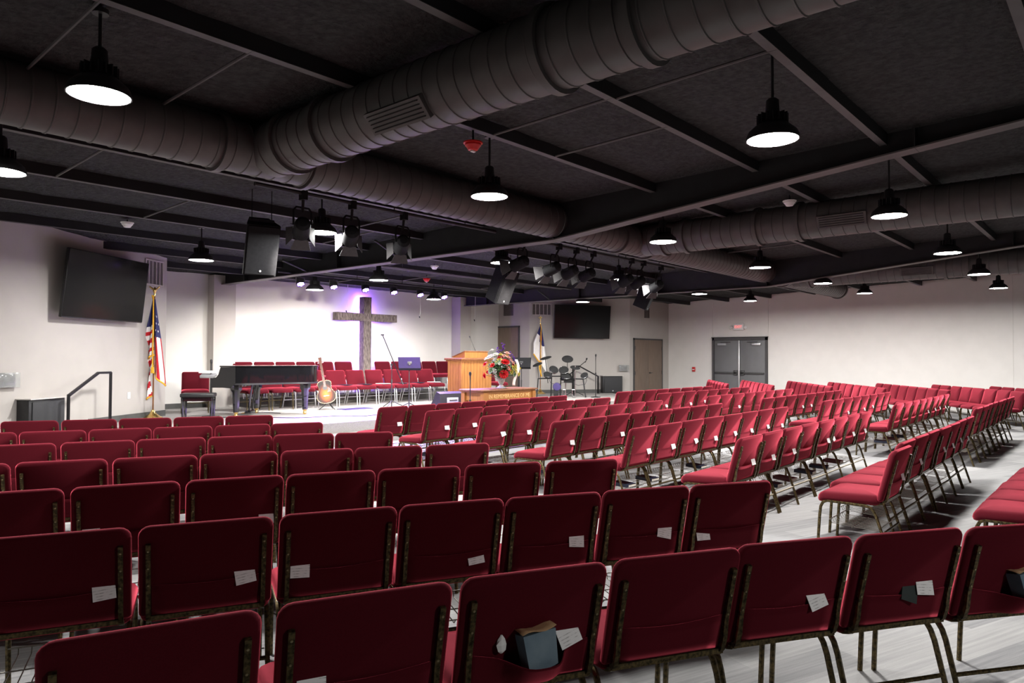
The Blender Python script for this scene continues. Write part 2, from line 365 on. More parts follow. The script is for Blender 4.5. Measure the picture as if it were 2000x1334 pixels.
# ------------------------------------------------------------------ roof frames (tapered I-beams)
def beam(x, zb, label):
    t = thing('roof_beam', label, 'beam', (x, 0, 0), group='steel roof frames')
    prof = [(15.6, zb), (6.1, zb+.02), (-.9, zb+.02+.098*7.0), (-9., zc(-9.)-.08)]
    b = MB(); poly = [(y, z) for y, z in prof] + [(-9., zc(-9.)+.02), (15.6, zc(15.6)+.02)]
    n = len(poly); vs = [(sx*.006, p[0], p[1]) for sx in (-1, 1) for p in poly]
    b.add(vs, [tuple(range(n))[::-1], tuple(range(n, 2*n))] + [(i, (i+1) % n, n+(i+1) % n, n+i) for i in range(n)]); b.build('web', 'black_steel', t, smooth=0)
    b = MB()
    for (y0, z0), (y1, z1) in zip(prof, prof[1:]):
        Q = [(sx*.10, y, z+dz) for y, z in ((y0, z0), (y1, z1)) for dz in (0, .016) for sx in (-1, 1)]
        b.add(Q, [(0, 1, 3, 2), (4, 6, 7, 5), (0, 4, 5, 1), (2, 3, 7, 6), (0, 2, 6, 4), (1, 5, 7, 3)])
    b.build('bottom_flange', 'flange', t, smooth=0)
    for y in (14.6, 11.2, 6.1, 1.6):
        z0 = zb+.02 if y >= 6 else zb+.02+.098*(6.1-y)
        for sx in (-1, 1): MB().box((sx*.05, y, (z0+zc(y))/2), (.09, .012, zc(y)-z0)).build('stiffener', 'black_steel', t, smooth=0)
    for y in (12.2, 9.4):
        for sx in (-1,): MB().cyl((sx*.03, y, zb+.03), (sx*.62, y, zc(y)-.12), .018, n=6).build('flange_brace', 'black_steel', t)
    return t
beam(7.98, 3.145, 'long black steel roof beam with pale bottom edge running to stage left pier')
beam(15.7, 3.085, 'black steel roof beam farther right, ending at stage right pier')

# ------------------------------------------------------------------ spiral ducts
def duct(name, label, pts, r, vents=(), collars=(), cap_end=False):
    t = thing(name, label, 'duct', (0, 0, 0), group='black spiral air ducts')
    a, c = Vector(pts[0]), Vector(pts[1]); d = c-a; L = d.length; d.normalize(); prof = []; p = .155; k = int(L/p)
    for i in range(k+1):
        h = i*p
        prof += [(r, h), (r, min(L, h+p-.018)), (r+.007, min(L, h+p-.012)), (r+.007, min(L, h+p-.004))]
    prof = [q for q in prof if q[1] <= L]; prof.append((r, L))
    MB().lathe(prof, 36, a, d).build('duct_run', 'duct', t, smooth=18)
    for h in collars:
        pc = a+d*h; MB().lathe([(r, -.03), (r+.03, -.03), (r+.03, .03), (r, .03)], 32, pc, d, False, False).build('collar', 'duct', t, smooth=40)
    for h, side in vents:
        x, y, z = fr(d); pc = a+d*h; sd = Vector(side).normalized(); q = sd.cross(d)
        M = Matrix(((d.x, q.x, sd.x, pc.x), (d.y, q.y, sd.y, pc.y), (d.z, q.z, sd.z, pc.z), (0, 0, 0, 1)))
        v = MB(); v.box((0, 0, r+.005), (.62, .17, .05), M).build('register', 'duct', t, smooth=0)
        for i in range(5): MB().box((0, -.06+.03*i, r+.032), (.56, .006, .016), M).build('louvre', 'vent_hole', t, smooth=0)
    return t
ZD = 3.44; RD = .235
duct('cross_duct', 'long black spiral duct crossing the hall beneath the roof near the stage', ((-4., 6.15, ZD), (20.9, 6.15, ZD)), RD, collars=(7.05, 7.95, 13.6, 14.5, 20.7, 24.86))
duct('supply_duct', 'big black spiral duct overhead running from upper middle to the left crossing', ((3.52, 6.0, ZD), (3.52, -6., ZD+.06)), .25, vents=((2.0, (-.5, 0, -.45)),), collars=(.35, .95, 3.3, 3.95))
duct('supply_duct', 'black spiral duct behind the first beam running right from the crossing', ((10.25, 6.0, ZD), (10.25, -6., ZD+.06)), .25, vents=((3.1, (-.7, 0, -.25)),), collars=(.35, .75, 1.9, 2.5))
duct('supply_duct', 'farthest black spiral duct near the bright right wall', ((17.1, 6.0, ZD), (17.1, -6., ZD+.06)), .25, vents=((2.6, (-.7, 0, -.25)),), collars=(.35, .75, 3.1, 3.5))
tag(MB().lathe([(.02, 0), (RD+.012, 0), (RD+.012, .05), (.02, .06)], 32, (20.9, 6.15, ZD), (1, 0, 0)).build('duct_cap', 'duct'), 'round black end cap of the cross duct by the right wall', 'duct cap')

# conduit and lighting pipe runs under the purlins
def pipe(name, label, a, c, r=.02, m='black_steel', hang=0):
    t = thing(name, label, 'pipe'); MB().cyl(a, c, r, n=8).build('pipe_run', m, t)
    a = Vector(a); c = Vector(c)
    for i in range(hang):
        p = a.lerp(c, (i+.5)/hang); MB().cyl(p, (p.x, p.y, zc(p.y)-.02), .006, n=6).build('hanger', m, t)
    return t
pipe('lighting_pipe', 'black pipe carrying stage spotlights left of the first beam', (3.9, 7.02, 3.36), (7.7, 7.02, 3.36), .024, hang=3)
pipe('lighting_pipe', 'black pipe carrying stage spotlights right of the first beam', (8.2, 7.02, 3.34), (13.1, 7.02, 3.34), .024, hang=4)
pipe('lighting_pipe', 'black pipe over the stage carrying six violet lamps', (7.6, 12.75, 3.20), (12.7, 12.75, 3.20), .022, hang=4)
pipe('conduit', 'thin conduit running under the roof beside the cross duct', (-3.5, 6.62, 3.42), (7.8, 6.62, 3.40), .014, 'purlin', hang=5)
pipe('conduit', 'thin conduit over the stage crossing towards the pulpit', (8.4, 11.3, 3.34), (15.4, 11.3, 3.34), .02, 'purlin', hang=3)

# ------------------------------------------------------------------ high-bay pendant lamps
def make_lamp():
    t = thing('pendant_lamp', 'lamp', 'lamp')     # origin at the light opening
    MB().lathe([(.030, .30), (.045, .285), (.050, .20), (.075, .18), (.085, .12), (.12, .10), (.17, .055), (.185, .02), (.187, -.004), (.178, -.004), (.172, .02)], 28, cap0=True, cap1=False).build('housing', 'black_plastic', t, smooth=50)
    b = MB()
    for i in range(16):
        a = 2*PI*i/16; b.box((.085, 0, .15), (.05, .006, .07), Matrix.Rotation(a, 4, 'Z'))
    b.build('cooling_fins', 'black_plastic', t, smooth=0)
    MB().lathe([(.176, .004), (.172, .001), (.10, -.001), (.01, -.001)], 28, cap0=False, cap1=True).build('lens', 'lamp_lens', t, smooth=60)
    return t
LAMP0 = make_lamp()
LAMPS = [(1.66, -3.80, 3.22, 'added unseen pendant lamp behind the nearest row, brightening the near chair backs'), (1.66, 4.90, 3.17, 'large glaring pendant lamp at upper left over the nearest rows'), (1.66, 7.08, 3.05, 'pendant lamp at the left edge above the left block'),  # first lamp is added out of view to lift near chair backs and cards
 (5.14, 1.96, 3.12, 'bright pendant lamp at upper right before the first beam'), (5.14, 4.77, 3.11, 'pendant lamp beside the red ceiling strobe'), (5.14, 7.62, 3.07, 'pendant lamp between the stage spotlights left of the first beam'), (5.14, 10.82, 3.0, 'pendant lamp above the flag and piano bench'),
 (8.7, 2.02, 3.11, 'pendant lamp under the beam at right, nearest of its row'), (8.7, 4.83, 3.11, 'pendant lamp above the middle block beside the second supply duct'), (8.7, 7.79, 3.07, 'pendant lamp hanging directly above the hanging loudspeaker'), (8.7, 10.98, 3.0, 'pendant lamp over the stage above the cross'), (8.7, 13.13, 2.94, 'pendant lamp low over the stage left of the cross'),
 (12.25, 2.06, 3.10, 'pendant lamp at right in front of the second beam'), (12.25, 4.90, 3.11, 'pendant lamp midway along the second supply duct'), (12.25, 7.80, 3.09, 'pendant lamp beside the spotlight row right of the beam'), (12.25, 11.0, 3.0, 'pendant lamp hidden behind the hanging loudspeaker over the stage'), (12.25, 13.26, 2.97, 'pendant lamp over the stage right of the cross'),
 (15.8, 2.15, 3.11, 'pendant lamp near the right edge below the second beam'), (15.8, 4.96, 3.12, 'pendant lamp in front of the round duct end'), (15.8, 7.80, 3.05, 'pendant lamp half hidden by the second beam edge'), (15.8, 11.2, 3.02, 'pendant lamp above the right television'),
 (19.9, 2.33, 3.17, 'pendant lamp farthest right, seen whole against the right wall'), (19.9, 5.21, 3.21, 'pendant lamp against the right wall left of the farthest right lamp'), (19.9, 8.25, 3.16, 'pendant lamp above the grey double doors')]
LAMP_OBJ = [LAMP0] + [copy_tree(LAMP0) for _ in LAMPS[1:]]
for o, (x, y, z, lb) in zip(LAMP_OBJ, LAMPS):
    o.location = (x, y, z); tag(o, lb, 'lamp', 'high-bay pendant lamps')
    MB().cyl((0, 0, .29), (0, 0, zc(y)-z+.05), .011, n=8).build('rod', 'black_plastic', o)
    MB().lathe([(.05, 0), (.05, .03), (.012, .045)], 12, (0, 0, zc(y)-z-.02)).build('canopy', 'black_plastic', o)

# ------------------------------------------------------------------ stage spotlights and violet LED cans
def spotlight(loc, target, label, on=True, warm=(1., .93, .86), W=SPOT_W, barn_open=.55):
    t = thing('stage_spotlight', label, 'spotlight', loc, group='stage spotlights')
    d = (Vector(target)-Vector(loc)).normalized(); M = aim(d)
    f = MB().lathe([(.05, .0), (.085, .03), (.095, .10), (.095, .24), (.10, .25), (.10, .29), (.088, .29), (.085, .26)], 20, (0, 0, 0), (0, -1, 0), True, False)
    o = f.build('head', 'matte_black', t, smooth=40); o.matrix_local = M
    o2 = MB().lathe([(.085, .262), (.05, .272), (.01, .276)], 20, (0, 0, 0), (0, -1, 0), False, True).build('lens', 'lens_off', t); o2.matrix_local = M
    for k in range(4):
        q = MB().add([(-.075, -.29, .09), (.075, -.29, .09), (.115, -.42, .09+.13*barn_open), (-.115, -.42, .09+.13*barn_open)], [(0, 1, 2, 3), (3, 2, 1, 0)])
        q.v = q.v + [(x, y+.004, z+.004) for x, y, z in q.v]; q.f = [(0, 1, 2, 3), (7, 6, 5, 4), (0, 4, 5, 1), (1, 5, 6, 2), (2, 6, 7, 3), (3, 7, 4, 0)]
        o = q.build('barn_door', 'barn', t, smooth=0); o.matrix_local = M @ Matrix.Rotation(k*PI/2, 4, 'Y')
    b = MB().tube([(-.115, 0, .0), (-.115, 0, .17), (-.08, 0, .21), (.08, 0, .21), (.115, 0, .17), (.115, 0, 0)], .011, 6)
    b.build('yoke', 'matte_black', t).location = tuple(d*.10)
    MB().box((0, 0, .305), (.06, .09, .10)).cyl((d.x*.1, d.y*.1, .14), (0, 0, .27), .016).build('clamp', 'matte_black', t)
    if on:
        l = bpy.data.lights.new('spot_light', 'SPOT'); l.energy = W; l.color = warm; l.spot_size = math.radians(34); l.spot_blend = .5; l.shadow_soft_size = .07
        lo = bpy.data.objects.new('spot_beam', l); COL.objects.link(lo); lo.parent = t
        Q = M @ Matrix.Rotation(-PI/2, 4, 'X'); lo.matrix_local = Matrix.Translation(d*.31) @ Q.to_3x3().to_4x4()
    return t
SP = [(4.49, 7.02, 3.03, (8.6, 14.6, .9), 'stage spotlight with open barn doors, leftmost, beside the hanging loudspeaker'), (5.16, 7.02, 3.03, (9.6, 14.6, .9), 'stage spotlight second from the left on the left pipe'), (5.96, 7.02, 3.02, (10.6, 14.6, .9), 'stage spotlight third on the left pipe before the beam'),
      (8.43, 7.02, 3.03, (8.2, 14.2, .8), 'stage spotlight with pale barn door just right of the beam'), (9.24, 7.02, 3.02, (9.9, 14.6, .9), 'stage spotlight second on the right pipe'), (9.72, 7.02, 3.01, (11.0, 14.6, .9), 'stage spotlight third on the right pipe'), (10.22, 7.02, 3.01, (11.9, 14.8, .9), 'stage spotlight fourth on the right pipe'),
      (11.47, 7.02, 3.02, (13.5, 13.5, .9), 'stage spotlight fifth on the right pipe beside a pendant lamp'), (11.90, 7.02, 3.02, (13.8, 13.0, .9), 'stage spotlight sixth on the right pipe'), (12.57, 7.02, 3.0, (15.6, 13.2, .9), 'stage spotlight at the far right end of the right pipe')]
for i, (x, y, z, tg, lb) in enumerate(SP): spotlight((x, y, z), tg, lb, W=SPOT_W*(1., 1., 1., .8, 1., 1., .7, .16, .16, .22)[i])
def par_can(loc, d, label):
    t = thing('led_can', label, 'stage light', loc, group='violet LED stage lamps'); M = aim(d)
    MB().lathe([(.06, -.06), (.085, -.05), (.088, .05), (.08, .05), (.078, .035)], 18, (0, 0, 0), (0, -1, 0), True, False).build('can', 'black_plastic', t).matrix_local = M
    for i in range(7):
        r = 0 if i == 6 else .05; a = i*PI/3
        MB().lathe([(.023, .036), (.018, .044), (.004, .047)], 10, (r*math.cos(a), 0, r*math.sin(a)), (0, -1, 0), False, True).build('led', 'par_lens', t).matrix_local = M
    MB().tube([(-.10, 0, 0), (-.10, 0, .11), (.10, 0, .11), (.10, 0, 0)], .008, 6).cyl((0, 0, .11), (0, 0, .17), .012).build('yoke', 'black_plastic', t)
    l = bpy.data.lights.new('par_light', 'SPOT'); l.energy = PAR_W; l.color = (.32, .12, 1.); l.spot_size = math.radians(80); l.spot_blend = .7; l.shadow_soft_size = .07
    lo = bpy.data.objects.new('par_beam', l); COL.objects.link(lo); lo.parent = t
    Q = M @ Matrix.Rotation(-PI/2, 4, 'X'); lo.matrix_local = Matrix.Translation(Vector(d).normalized()*.06) @ Q.to_3x3().to_4x4()
for i, (x, y) in enumerate(((8.10, 12.74), (8.90, 12.74), (9.73, 12.74), (10.53, 12.74), (11.33, 12.74), (12.11, 12.74))):
    par_can((x, y, 3.02), (-.10, -.50, -.86), 'violet LED stage lamp, %s from the left over the stage' % ORD[i])

# ------------------------------------------------------------------ hanging loudspeakers, detectors, strobes
def loudspeaker(loc, d, size, label, top=None):
    t = thing('hanging_loudspeaker', label, 'loudspeaker', loc, group='hanging loudspeakers'); M = aim(d); W, D, Hh = size
    poly = [(-W/2, -D/2), (W/2, -D/2), (W/2, -D/2+.05), (W*.30, D/2), (-W*.30, D/2), (-W/2, -D/2+.05)]
    MB().prism(poly, -Hh/2, Hh/2, M).build('cabinet', 'matte_black', t, smooth=0)
    MB().rbox((0, -D/2-.008, 0), (W*.94, .02, Hh*.96), .008, 2, M).build('grille', 'matte_black', t, smooth=0)
    MB().lathe([(.014, 0), (.014, .006)], 12, tuple(M @ Vector((0, -D/2-.018, -Hh*.40))), M.to_3x3() @ Vector((0, -1, 0))).build('badge', 'grey_plastic', t)
    for sx in (-1, 1):
        p = M @ Vector((sx*W*.3, 0, Hh/2)); MB().cyl(p, (p.x, p.y, zc(loc[1])-loc[2]+.05), .006, n=6).build('hanging_cable', 'matte_black', t)
    MB().box((0, 0, Hh/2+.012), (W*.75, .05, .024), M).build('bracket', 'black_steel', t, smooth=0)
loudspeaker((4.75, 8.42, 2.93), (-.28, -.86, -.42), (.40, .36, .66), 'black loudspeaker hanging tilted at left above the piano')
loudspeaker((10.35, 9.28, 2.93), (.05, -.9, -.42), (.40, .36, .66), 'black loudspeaker hanging above the stage beneath a lamp')
loudspeaker((15.35, 9.05, 2.98), (.35, -.85, -.40), (.40, .34, .50), 'small black loudspeaker hanging near the right television')
def detector(loc, m, label, cat):
    t = thing('ceiling_'+cat.replace(' ', '_'), label, cat, loc)
    MB().lathe([(.075, 0), (.075, -.02), (.06, -.035), (.045, -.06), (.01, -.065)], 20).build('body', m, t)
    MB().lathe([(.09, .012), (.09, 0)], 20).build('mounting_plate', 'white_plastic' if m != 'red_plastic' else 'red_plastic', t)
    MB().cyl((0, 0, .01), (0, 0, zc(loc[1])-loc[2]), .01).build('stem', 'black_steel', t)
    if m == 'red_plastic': MB().rbox((0, 0, -.07), (.05, .03, .02), .006).build('strobe_lens', 'white_plastic', t)
detector((4.15, 11.06, 3.46), 'white_plastic', 'white smoke detector on the ceiling above the left television', 'smoke detector')
detector((9.78, 3.5, 3.66), 'white_plastic', 'white smoke detector beyond the first beam at right', 'smoke detector')
detector((10.36, 11.2, 3.45), 'white_plastic', 'white smoke detector above the stage', 'smoke detector')
detector((4.71, 4.58, 3.50), 'red_plastic', 'red strobe alarm on the ceiling beside a pendant lamp', 'alarm strobe')
detector((11.37, 12.56, 3.36), 'red_plastic', 'small red strobe alarm above the stage', 'alarm strobe')
def choir_mic(x, y, z, label):
    t = thing('hanging_microphone', label, 'microphone', (x, y, z), group='hanging choir microphones')
    MB().tube([(0, 0, 0), (.01, -.02, .03), (.04, 0, .06), (.05, 0, zc(y)-z)], .004, 6).build('cable', 'white_plastic', t)
    MB().lathe([(.006, 0), (.014, -.01), (.014, -.05), (.006, -.06)], 10, (0, 0, 0), (0, .4, 1)).build('capsule', 'black_plastic', t)
choir_mic(10.57, 14.6, 2.66, 'tiny hanging microphone left of the cross'); choir_mic(12.96, 14.6, 2.63, 'tiny hanging microphone right of the cross'); choir_mic(15.1, 14.6, 2.63, 'tiny hanging microphone above the pulpit')

# ------------------------------------------------------------------ things on the walls
LD = Vector((.8329, .5535, 0)); LN = Vector((.5535, -.8329, 0)); LP = Vector((2.87, 12.06, 0))      # left angled wall
RD_ = Vector((.8364, -.5481, 0)); RN = Vector((-.5481, -.8364, 0)); RP = Vector((17.62, 14.57, 0))   # right angled wall
def wallM(P, d, n, u, off, z):
    """local x along the wall, local -y out of it"""
    p = P+d*u+n*off
    return Matrix(((d.x, -n.x, 0, p.x), (d.y, -n.y, 0, p.y), (0, 0, 1, z), (0, 0, 0, 1)))
def put(o, M): o.matrix_world = M; return o
def television(M, label):
    t = put(thing('television', label, 'television', group='wall televisions'), M)
    tilt = Matrix.Rotation(math.radians(6.5), 4, 'X')
    W, Hh = 1.93, 1.08
    MB().rbox((0, 0, 0), (W, .055, Hh), .012, 2, tilt).build('bezel', 'black_plastic', t, smooth=30)
    MB().box((0, -.0285, .004), (W-.02, .004, Hh-.028), tilt).build('screen', 'screen', t, smooth=0)
    MB().box((0, .05, -.08), (.9, .05, .5), tilt).build('rear_shell', 'black_plastic', t, smooth=0)
    MB().box((0, .14, .02), (.5, .18, .06)).box((0, .218, 0), (.6, .02, .42)).build('wall_bracket', 'black_steel', t, smooth=0)
television(wallM(LP, LD, LN, 1.85, .235, 2.65), 'large black television tilted on the left wall, reflecting an exit sign')
television(wallM(RP, RD_, RN, 1.72, .235, 2.67), 'black television on the right angled wall above the drums')
def thermostat(M, label):
    t = put(thing('thermostat', label, 'thermostat', group='wall thermostats'), M)
    MB().rbox((0, -.022, 0), (.20, .044, .16), .008).build('body', 'white_plastic', t)
    MB().box((-.04, -.046, .012), (.05, .004, .055)).build('display', 'lcd', t, smooth=0)
    for i in range(4): MB().box((.055, -.045, -.03+.02*i), (.06, .004, .006)).build('vent_slot', 'grey_plastic', t, smooth=0)
    MB().rbox((0, -.065, 0), (.36, .008, .21), .004).build('guard_front', 'glass', t)
thermostat(wallM(LP, LD, LN, .10, .002, 1.17), 'white thermostat box at the left edge of the left wall')
thermostat(wallM(RP, RD_, RN, 3.26, .002, 1.17), 'white thermostat between the wooden doors and right television wall')
def sub(M, label):
    t = put(thing('subwoofer', label, 'loudspeaker', group='subwoofers against the walls'), M)
    MB().rbox((0, -.10, 0), (.70, .20, .56), .012).build('cabinet', 'black_plastic', t)
    MB().rbox((.015, -.207, -.01), (.62, .018, .50), .008).build('grille', 'black_grille', t)
    MB().rbox((0, -.215, -.21), (.05, .006, .03), .002).build('badge', 'grey_plastic', t)
    MB().box((0, -.12, .285), (.74, .26, .014)).build('shelf_edge', 'vent_white', t, smooth=0)
sub(wallM(LP, LD, LN, .64, .004, .60), 'black speaker box low on the left wall beside the handrail')
sub(wallM(RP, RD_, RN, 2.80, .004, .64), 'black speaker box on the floor below the right thermostat')
def grille(M, W, Hh, nv, m, label, solid=False):
    t = put(thing('air_grille', label, 'vent'), M)
    MB().box((0, -.004, 0), (W, .006, Hh)).build('back_plate', 'vent_dark', t, smooth=0)
    b = MB()
    for sx in (-1, 1): b.box((sx*(W/2-.012), -.014, 0), (.024, .024, Hh))
    for sz in (-1, 1): b.box((0, -.014, sz*(Hh/2-.012)), (W, .024, .024))
    b.build('frame', m, t, smooth=0)
    for i in range(nv):
        x = -W/2+W*(i+1)/(nv+1)
        if solid: MB().box((0, -.010, -Hh/2+Hh*(i+1)/(nv+1)), (W-.03, .012, .012)).build('slat', m, t, smooth=0)
        else: MB().box((x, -.012, 0), (.018, .02, Hh-.03)).build('slat', m, t, smooth=0)
grille(wallM(LP, LD, LN, 3.42, .002, 3.09), .54, .48, 4, 'vent_white', 'pale slatted air grille at the top of the left wall above the flag')
grille(wallM(RP, RD_, RN, .40, .002, 3.06), .66, .38, 4, 'vent_white', 'white slatted air grille above the right flag')
SD = Vector((0, -1, 0)); SN = Vector((-1, 0, 0))
grille(wallM(Vector((17.62, 15.9, 0)), SD, SN, .44, .002, 3.07), .40, .38, 5, 'vent_dark', 'dark square air grille above the narrow stage door', True)
grille(wallM(Vector((20.55, 12.65, 0)), Vector((1, 0, 0)), Vector((0, -1, 0)), 1.09, .002, 3.06), .30, .34, 5, 'vent_dark', 'dark square air grille above the wooden double doors', True)
ou = put(thing('power_outlet', 'white wall outlet plate low on the left wall by the flag', 'outlet'), wallM(LP, LD, LN, 2.755, .002, .81))
MB().rbox((0, -.004, 0), (.075, .008, .12), .003).build('plate', 'white_plastic', ou)
for sz in (-1, 1): MB().rbox((0, -.009, sz*.028), (.034, .004, .03), .003).build('socket', 'vent_white', ou)

# double grey doors in the right wall
WD = Vector((0, -1, 0)); WN = Vector((-1, 0, 0)); WP = Vector((23.185, 10.93, 0))
d1 = struct(put(bpy.data.objects.new('door_1', None), wallM(WP, WD, WN, .95, .0, 0))); COL.objects.link(d1)
b = MB()
for sx in (-1, 1): b.box((sx*.925, -.035, 1.11), (.07, .07, 2.22))
b.box((0, -.035, 2.17), (1.92, .07, .10)); b.box((0, -.05, 2.222), (1.95, .10, .02)); b.build('door_frame', 'frame_dark', d1, smooth=0)
for sx in (-1, 1):
    lf = MB().rbox((sx*.458, -.022, 1.06), (.85, .04, 2.11), .004).build('door_leaf', 'door_grey', d1, smooth=30)
    MB().rbox((sx*.458, -.08, 1.02), (.80, .05, .055), .012).rbox((sx*.12, -.075, 1.03), (.13, .06, .16), .012).build('panic_bar', 'frame_dark', lf)
    MB().rbox((sx*.60, -.075, 1.985), (.30, .06, .075), .008).build('door_closer', 'aluminium' if sx > 0 else 'grey_plastic', lf)
    MB().box((sx*.46, -.085, 2.06), (.34, .02, .018)).build('closer_arm', 'frame_dark', lf, smooth=0)
MB().rbox((0, -.055, 1.06), (.055, .06, 2.11), .006).build('mullion', 'aluminium', d1)
# exit sign with two lamp heads
ex = put(thing('exit_sign', 'white exit sign with two lamp heads above the grey double doors', 'exit sign'), wallM(WP, WD, WN, .93, .0, 2.57))
MB().rbox((0, -.04, 0), (.36, .07, .22), .012).build('housing', 'white_plastic', ex)
tm = text_mesh('EXIT', .13, .003); o = obj('lettering', tm, 'exit_red', ex); o.rotation_euler = (PI/2, 0, 0); o.location = (0, -.077, 0)
for sx in (-1, 1):
    MB().lathe([(.03, 0), (.05, .03), (.052, .07), (.045, .075)], 14, (sx*.235, -.03, -.01), (sx*.3, -1, -.2)).build('lamp_head', 'white_plastic', ex)
    MB().cyl((sx*.18, -.04, 0), (sx*.235, -.03, -.01), .015).build('lamp_arm', 'grey_plastic', ex)
fp = put(thing('fire_alarm_pull', 'small red fire alarm pull on the right wall left of the grey doors', 'fire alarm'), wallM(WP, WD, WN, -.72, .0, 1.12))
MB().rbox((0, -.025, 0), (.11, .05, .16), .008).build('housing', 'red_plastic', fp)
MB().rbox((0, -.055, -.01), (.08, .02, .03), .006).build('pull_bar', 'white_plastic', fp)
# wooden double door, far wall
d2 = struct(put(bpy.data.objects.new('door_2', None), wallM(Vector((20.55, 12.65, 0)), Vector((1, 0, 0)), Vector((0, -1, 0)), 1.18, .0, 0))); COL.objects.link(d2)
b = MB()
for sx in (-1, 1): b.box((sx*.945, -.02, 1.085), (.05, .04, 2.17))
b.box((0, -.02, 2.155), (1.94, .04, .05)); b.build('door_frame', 'frame_dark', d2, smooth=0)
for sx in (-1, 1):
    lf = MB().rbox((sx*.46, -.018, 1.065), (.915, .034, 2.125), .003).build('door_leaf', 'door_wood', d2, smooth=30)
    for z in (1.85, 1.0, .3): MB().box((sx*.905, -.042, z), (.03, .012, .12)).build('hinge', 'frame_dark', lf, smooth=0)
    if sx > 0: MB().cyl((.05, -.036, 1.0), (.05, -.09, 1.0), .014).cyl((.05, -.085, 1.0), (.17, -.085, 1.0), .010).lathe([(.03, 0), (.03, .01)], 14, (.05, -.036, 1.0), (0, -1, 0)).build('handle', 'frame_dark', lf)
# narrow stage door
d3 = struct(put(bpy.data.objects.new('door_3', None), wallM(Vector((17.62, 15.9, 0)), SD, SN, .43, .0, ZS))); COL.objects.link(d3)
b = MB()
for sx in (-1, 1): b.box((sx*.475, -.02, 1.085), (.05, .04, 2.17))
b.box((0, -.02, 2.155), (1.0, .04, .05)); b.build('door_frame', 'frame_dark', d3, smooth=0)
lf = MB().rbox((0, -.018, 1.065), (.90, .034, 2.125), .003).build('door_leaf', 'door_wood', d3, smooth=30)
MB().cyl((.38, -.036, .95), (.38, -.09, .95), .014).cyl((.38, -.085, .95), (.26, -.085, .95), .010).build('handle', 'frame_dark', lf)

# handrails
def handrail(P, d, n, off, u_hi, u_mid, u_lo, zb_hi, zb_lo, label):
    t = thing('handrail', label, 'handrail', group='black stair handrails')
    q = lambda u, z: tuple(P+d*u+n*off+Vector((0, 0, z)))
    s = .026
    MB().tube([q(u_hi, zb_hi), q(u_hi, 1.25)], s, 4).build('post', 'rail', t, smooth=0)
    MB().tube([q(u_lo, zb_lo), q(u_lo, .93)], s, 4).build('post', 'rail', t, smooth=0)
    MB().tube([q(u_hi, 1.245), q(u_mid, 1.245), q(u_lo, .91)], s, 4).build('top_rail', 'rail', t, smooth=0)
    for u, z in ((u_hi, zb_hi), (u_lo, zb_lo)): MB().lathe([(.06, 0), (.06, .008)], 14, q(u, z)).build('base_flange', 'rail', t)
handrail(LP, LD, LN, .35, 1.81, 1.52, .88, ZS, 0., 'black steel handrail by the left wall and speaker box')
handrail(RP, RD_, RN, .40, 1.335, 1.545, 2.20, ZS, ZS, 'black steel handrail behind the drum kit')

# ------------------------------------------------------------------ flags
def flagpole(loc, h, label, finial):
    t = thing('flag_on_stand', label, 'flag', loc)
    MB().lathe([(.165, 0), (.165, .02), (.12, .04), (.06, .085), (.03, .14), (.022, .16)], 24).build('stand', 'brass', t)
    MB().lathe([(.014, .14), (.014, h)], 12).build('pole', 'pole_wood', t)
    MB().lathe([(.018, 0), (.018, .05), (.010, .06)], 12, (0, 0, h-.02)).build('ferrule', 'brass', t)
    MB().lathe([(.017, 0), (.017, .05)], 12, (0, 0, .95)).build('joint_collar', 'brass', t)
    return t
FX = Vector((R0.x, R0.y, 0)); FY = Vector((F0.x, F0.y, 0))
def cloth(t, fn, nu, nv, pick, mats, name='flag_cloth'):
    b = MB().grid(fn, nu, nv); me = b.mesh(name, 60)
    for m in mats: me.materials.append(MATS[m])
    k = 0
    for j in range(nv):
        for i in range(nu): me.polygons[k].material_index = pick((i+.5)/nu, (j+.5)/nv); k += 1
    o = obj(name, me, None, t); md = o.modifiers.new('thickness', 'SOLIDIFY'); md.thickness = .003; md.offset = 0
    return o
def strip(t, pts, w, m, name='fringe'):
    b = MB(); b.tube(pts, w, 6); return b.build(name, m, t)
# national flag, local x to the right of the picture, local -y towards the hall
f1 = flagpole((5.68, 13.80, ZS), 2.30, 'United States flag draped on a gold-based pole beside the left television', 'eagle')
f1.rotation_euler = (0, 0, math.atan2(R0.y, R0.x))
def usL(u, v):      # left fall: canton on top, level stripes below, ending in a slanted fringe
    z = 2.22-v*(1.16-.12*u); wdt = .03+.15*min(1, v*1.25)
    x = -wdt*(1-u)+.012; y = -.03-.05*math.sin(u*PI*2.5+v*2.)*min(1, v*2+.1)
    return (x, y, z)
def usL_pick(u, v):
    if v < .46: return 2
    return 1 if int((v-.46)/.54*7) % 2 else 0
cloth(f1, usL, 14, 48, usL_pick, ('flag_white', 'flag_red', 'flag_blue'))
def usM(u, v):
    z = 1.10-v*.80*(1-.15*u); x = -.02-.16*(1-u)-.02*math.sin(v*3); y = .0-.05*math.sin(u*PI*2+v*4)
    return (x, y, z)
cloth(f1, usM, 12, 30, lambda u, v: int((u*.8+v*4.)*1.6) % 2, ('flag_white', 'flag_red', 'flag_blue'))
def usR(u, v):
    z = 2.22-v*(1.62-.25*(1-u)); wdt = .02+.19*min(1, v*1.05)
    x = wdt*u+.005; y = -.02+.06*math.sin(u*PI*2.2+v*1.5)*min(1, v*2+.1)
    return (x, y, z)
def usR_pick(u, v):
    if v < .50-.05*u:
        if v > .16 and u > .35: return 0 if (int(v*46) % 4 == 1 and int(u*20+(int(v*46)//4 % 2)*2) % 4 == 0) else 2
        return 2
    return 1 if int(u*4.2+.2) % 2 == 0 else 0
cloth(f1, usR, 20, 92, usR_pick, ('flag_white', 'flag_red', 'flag_blue'))
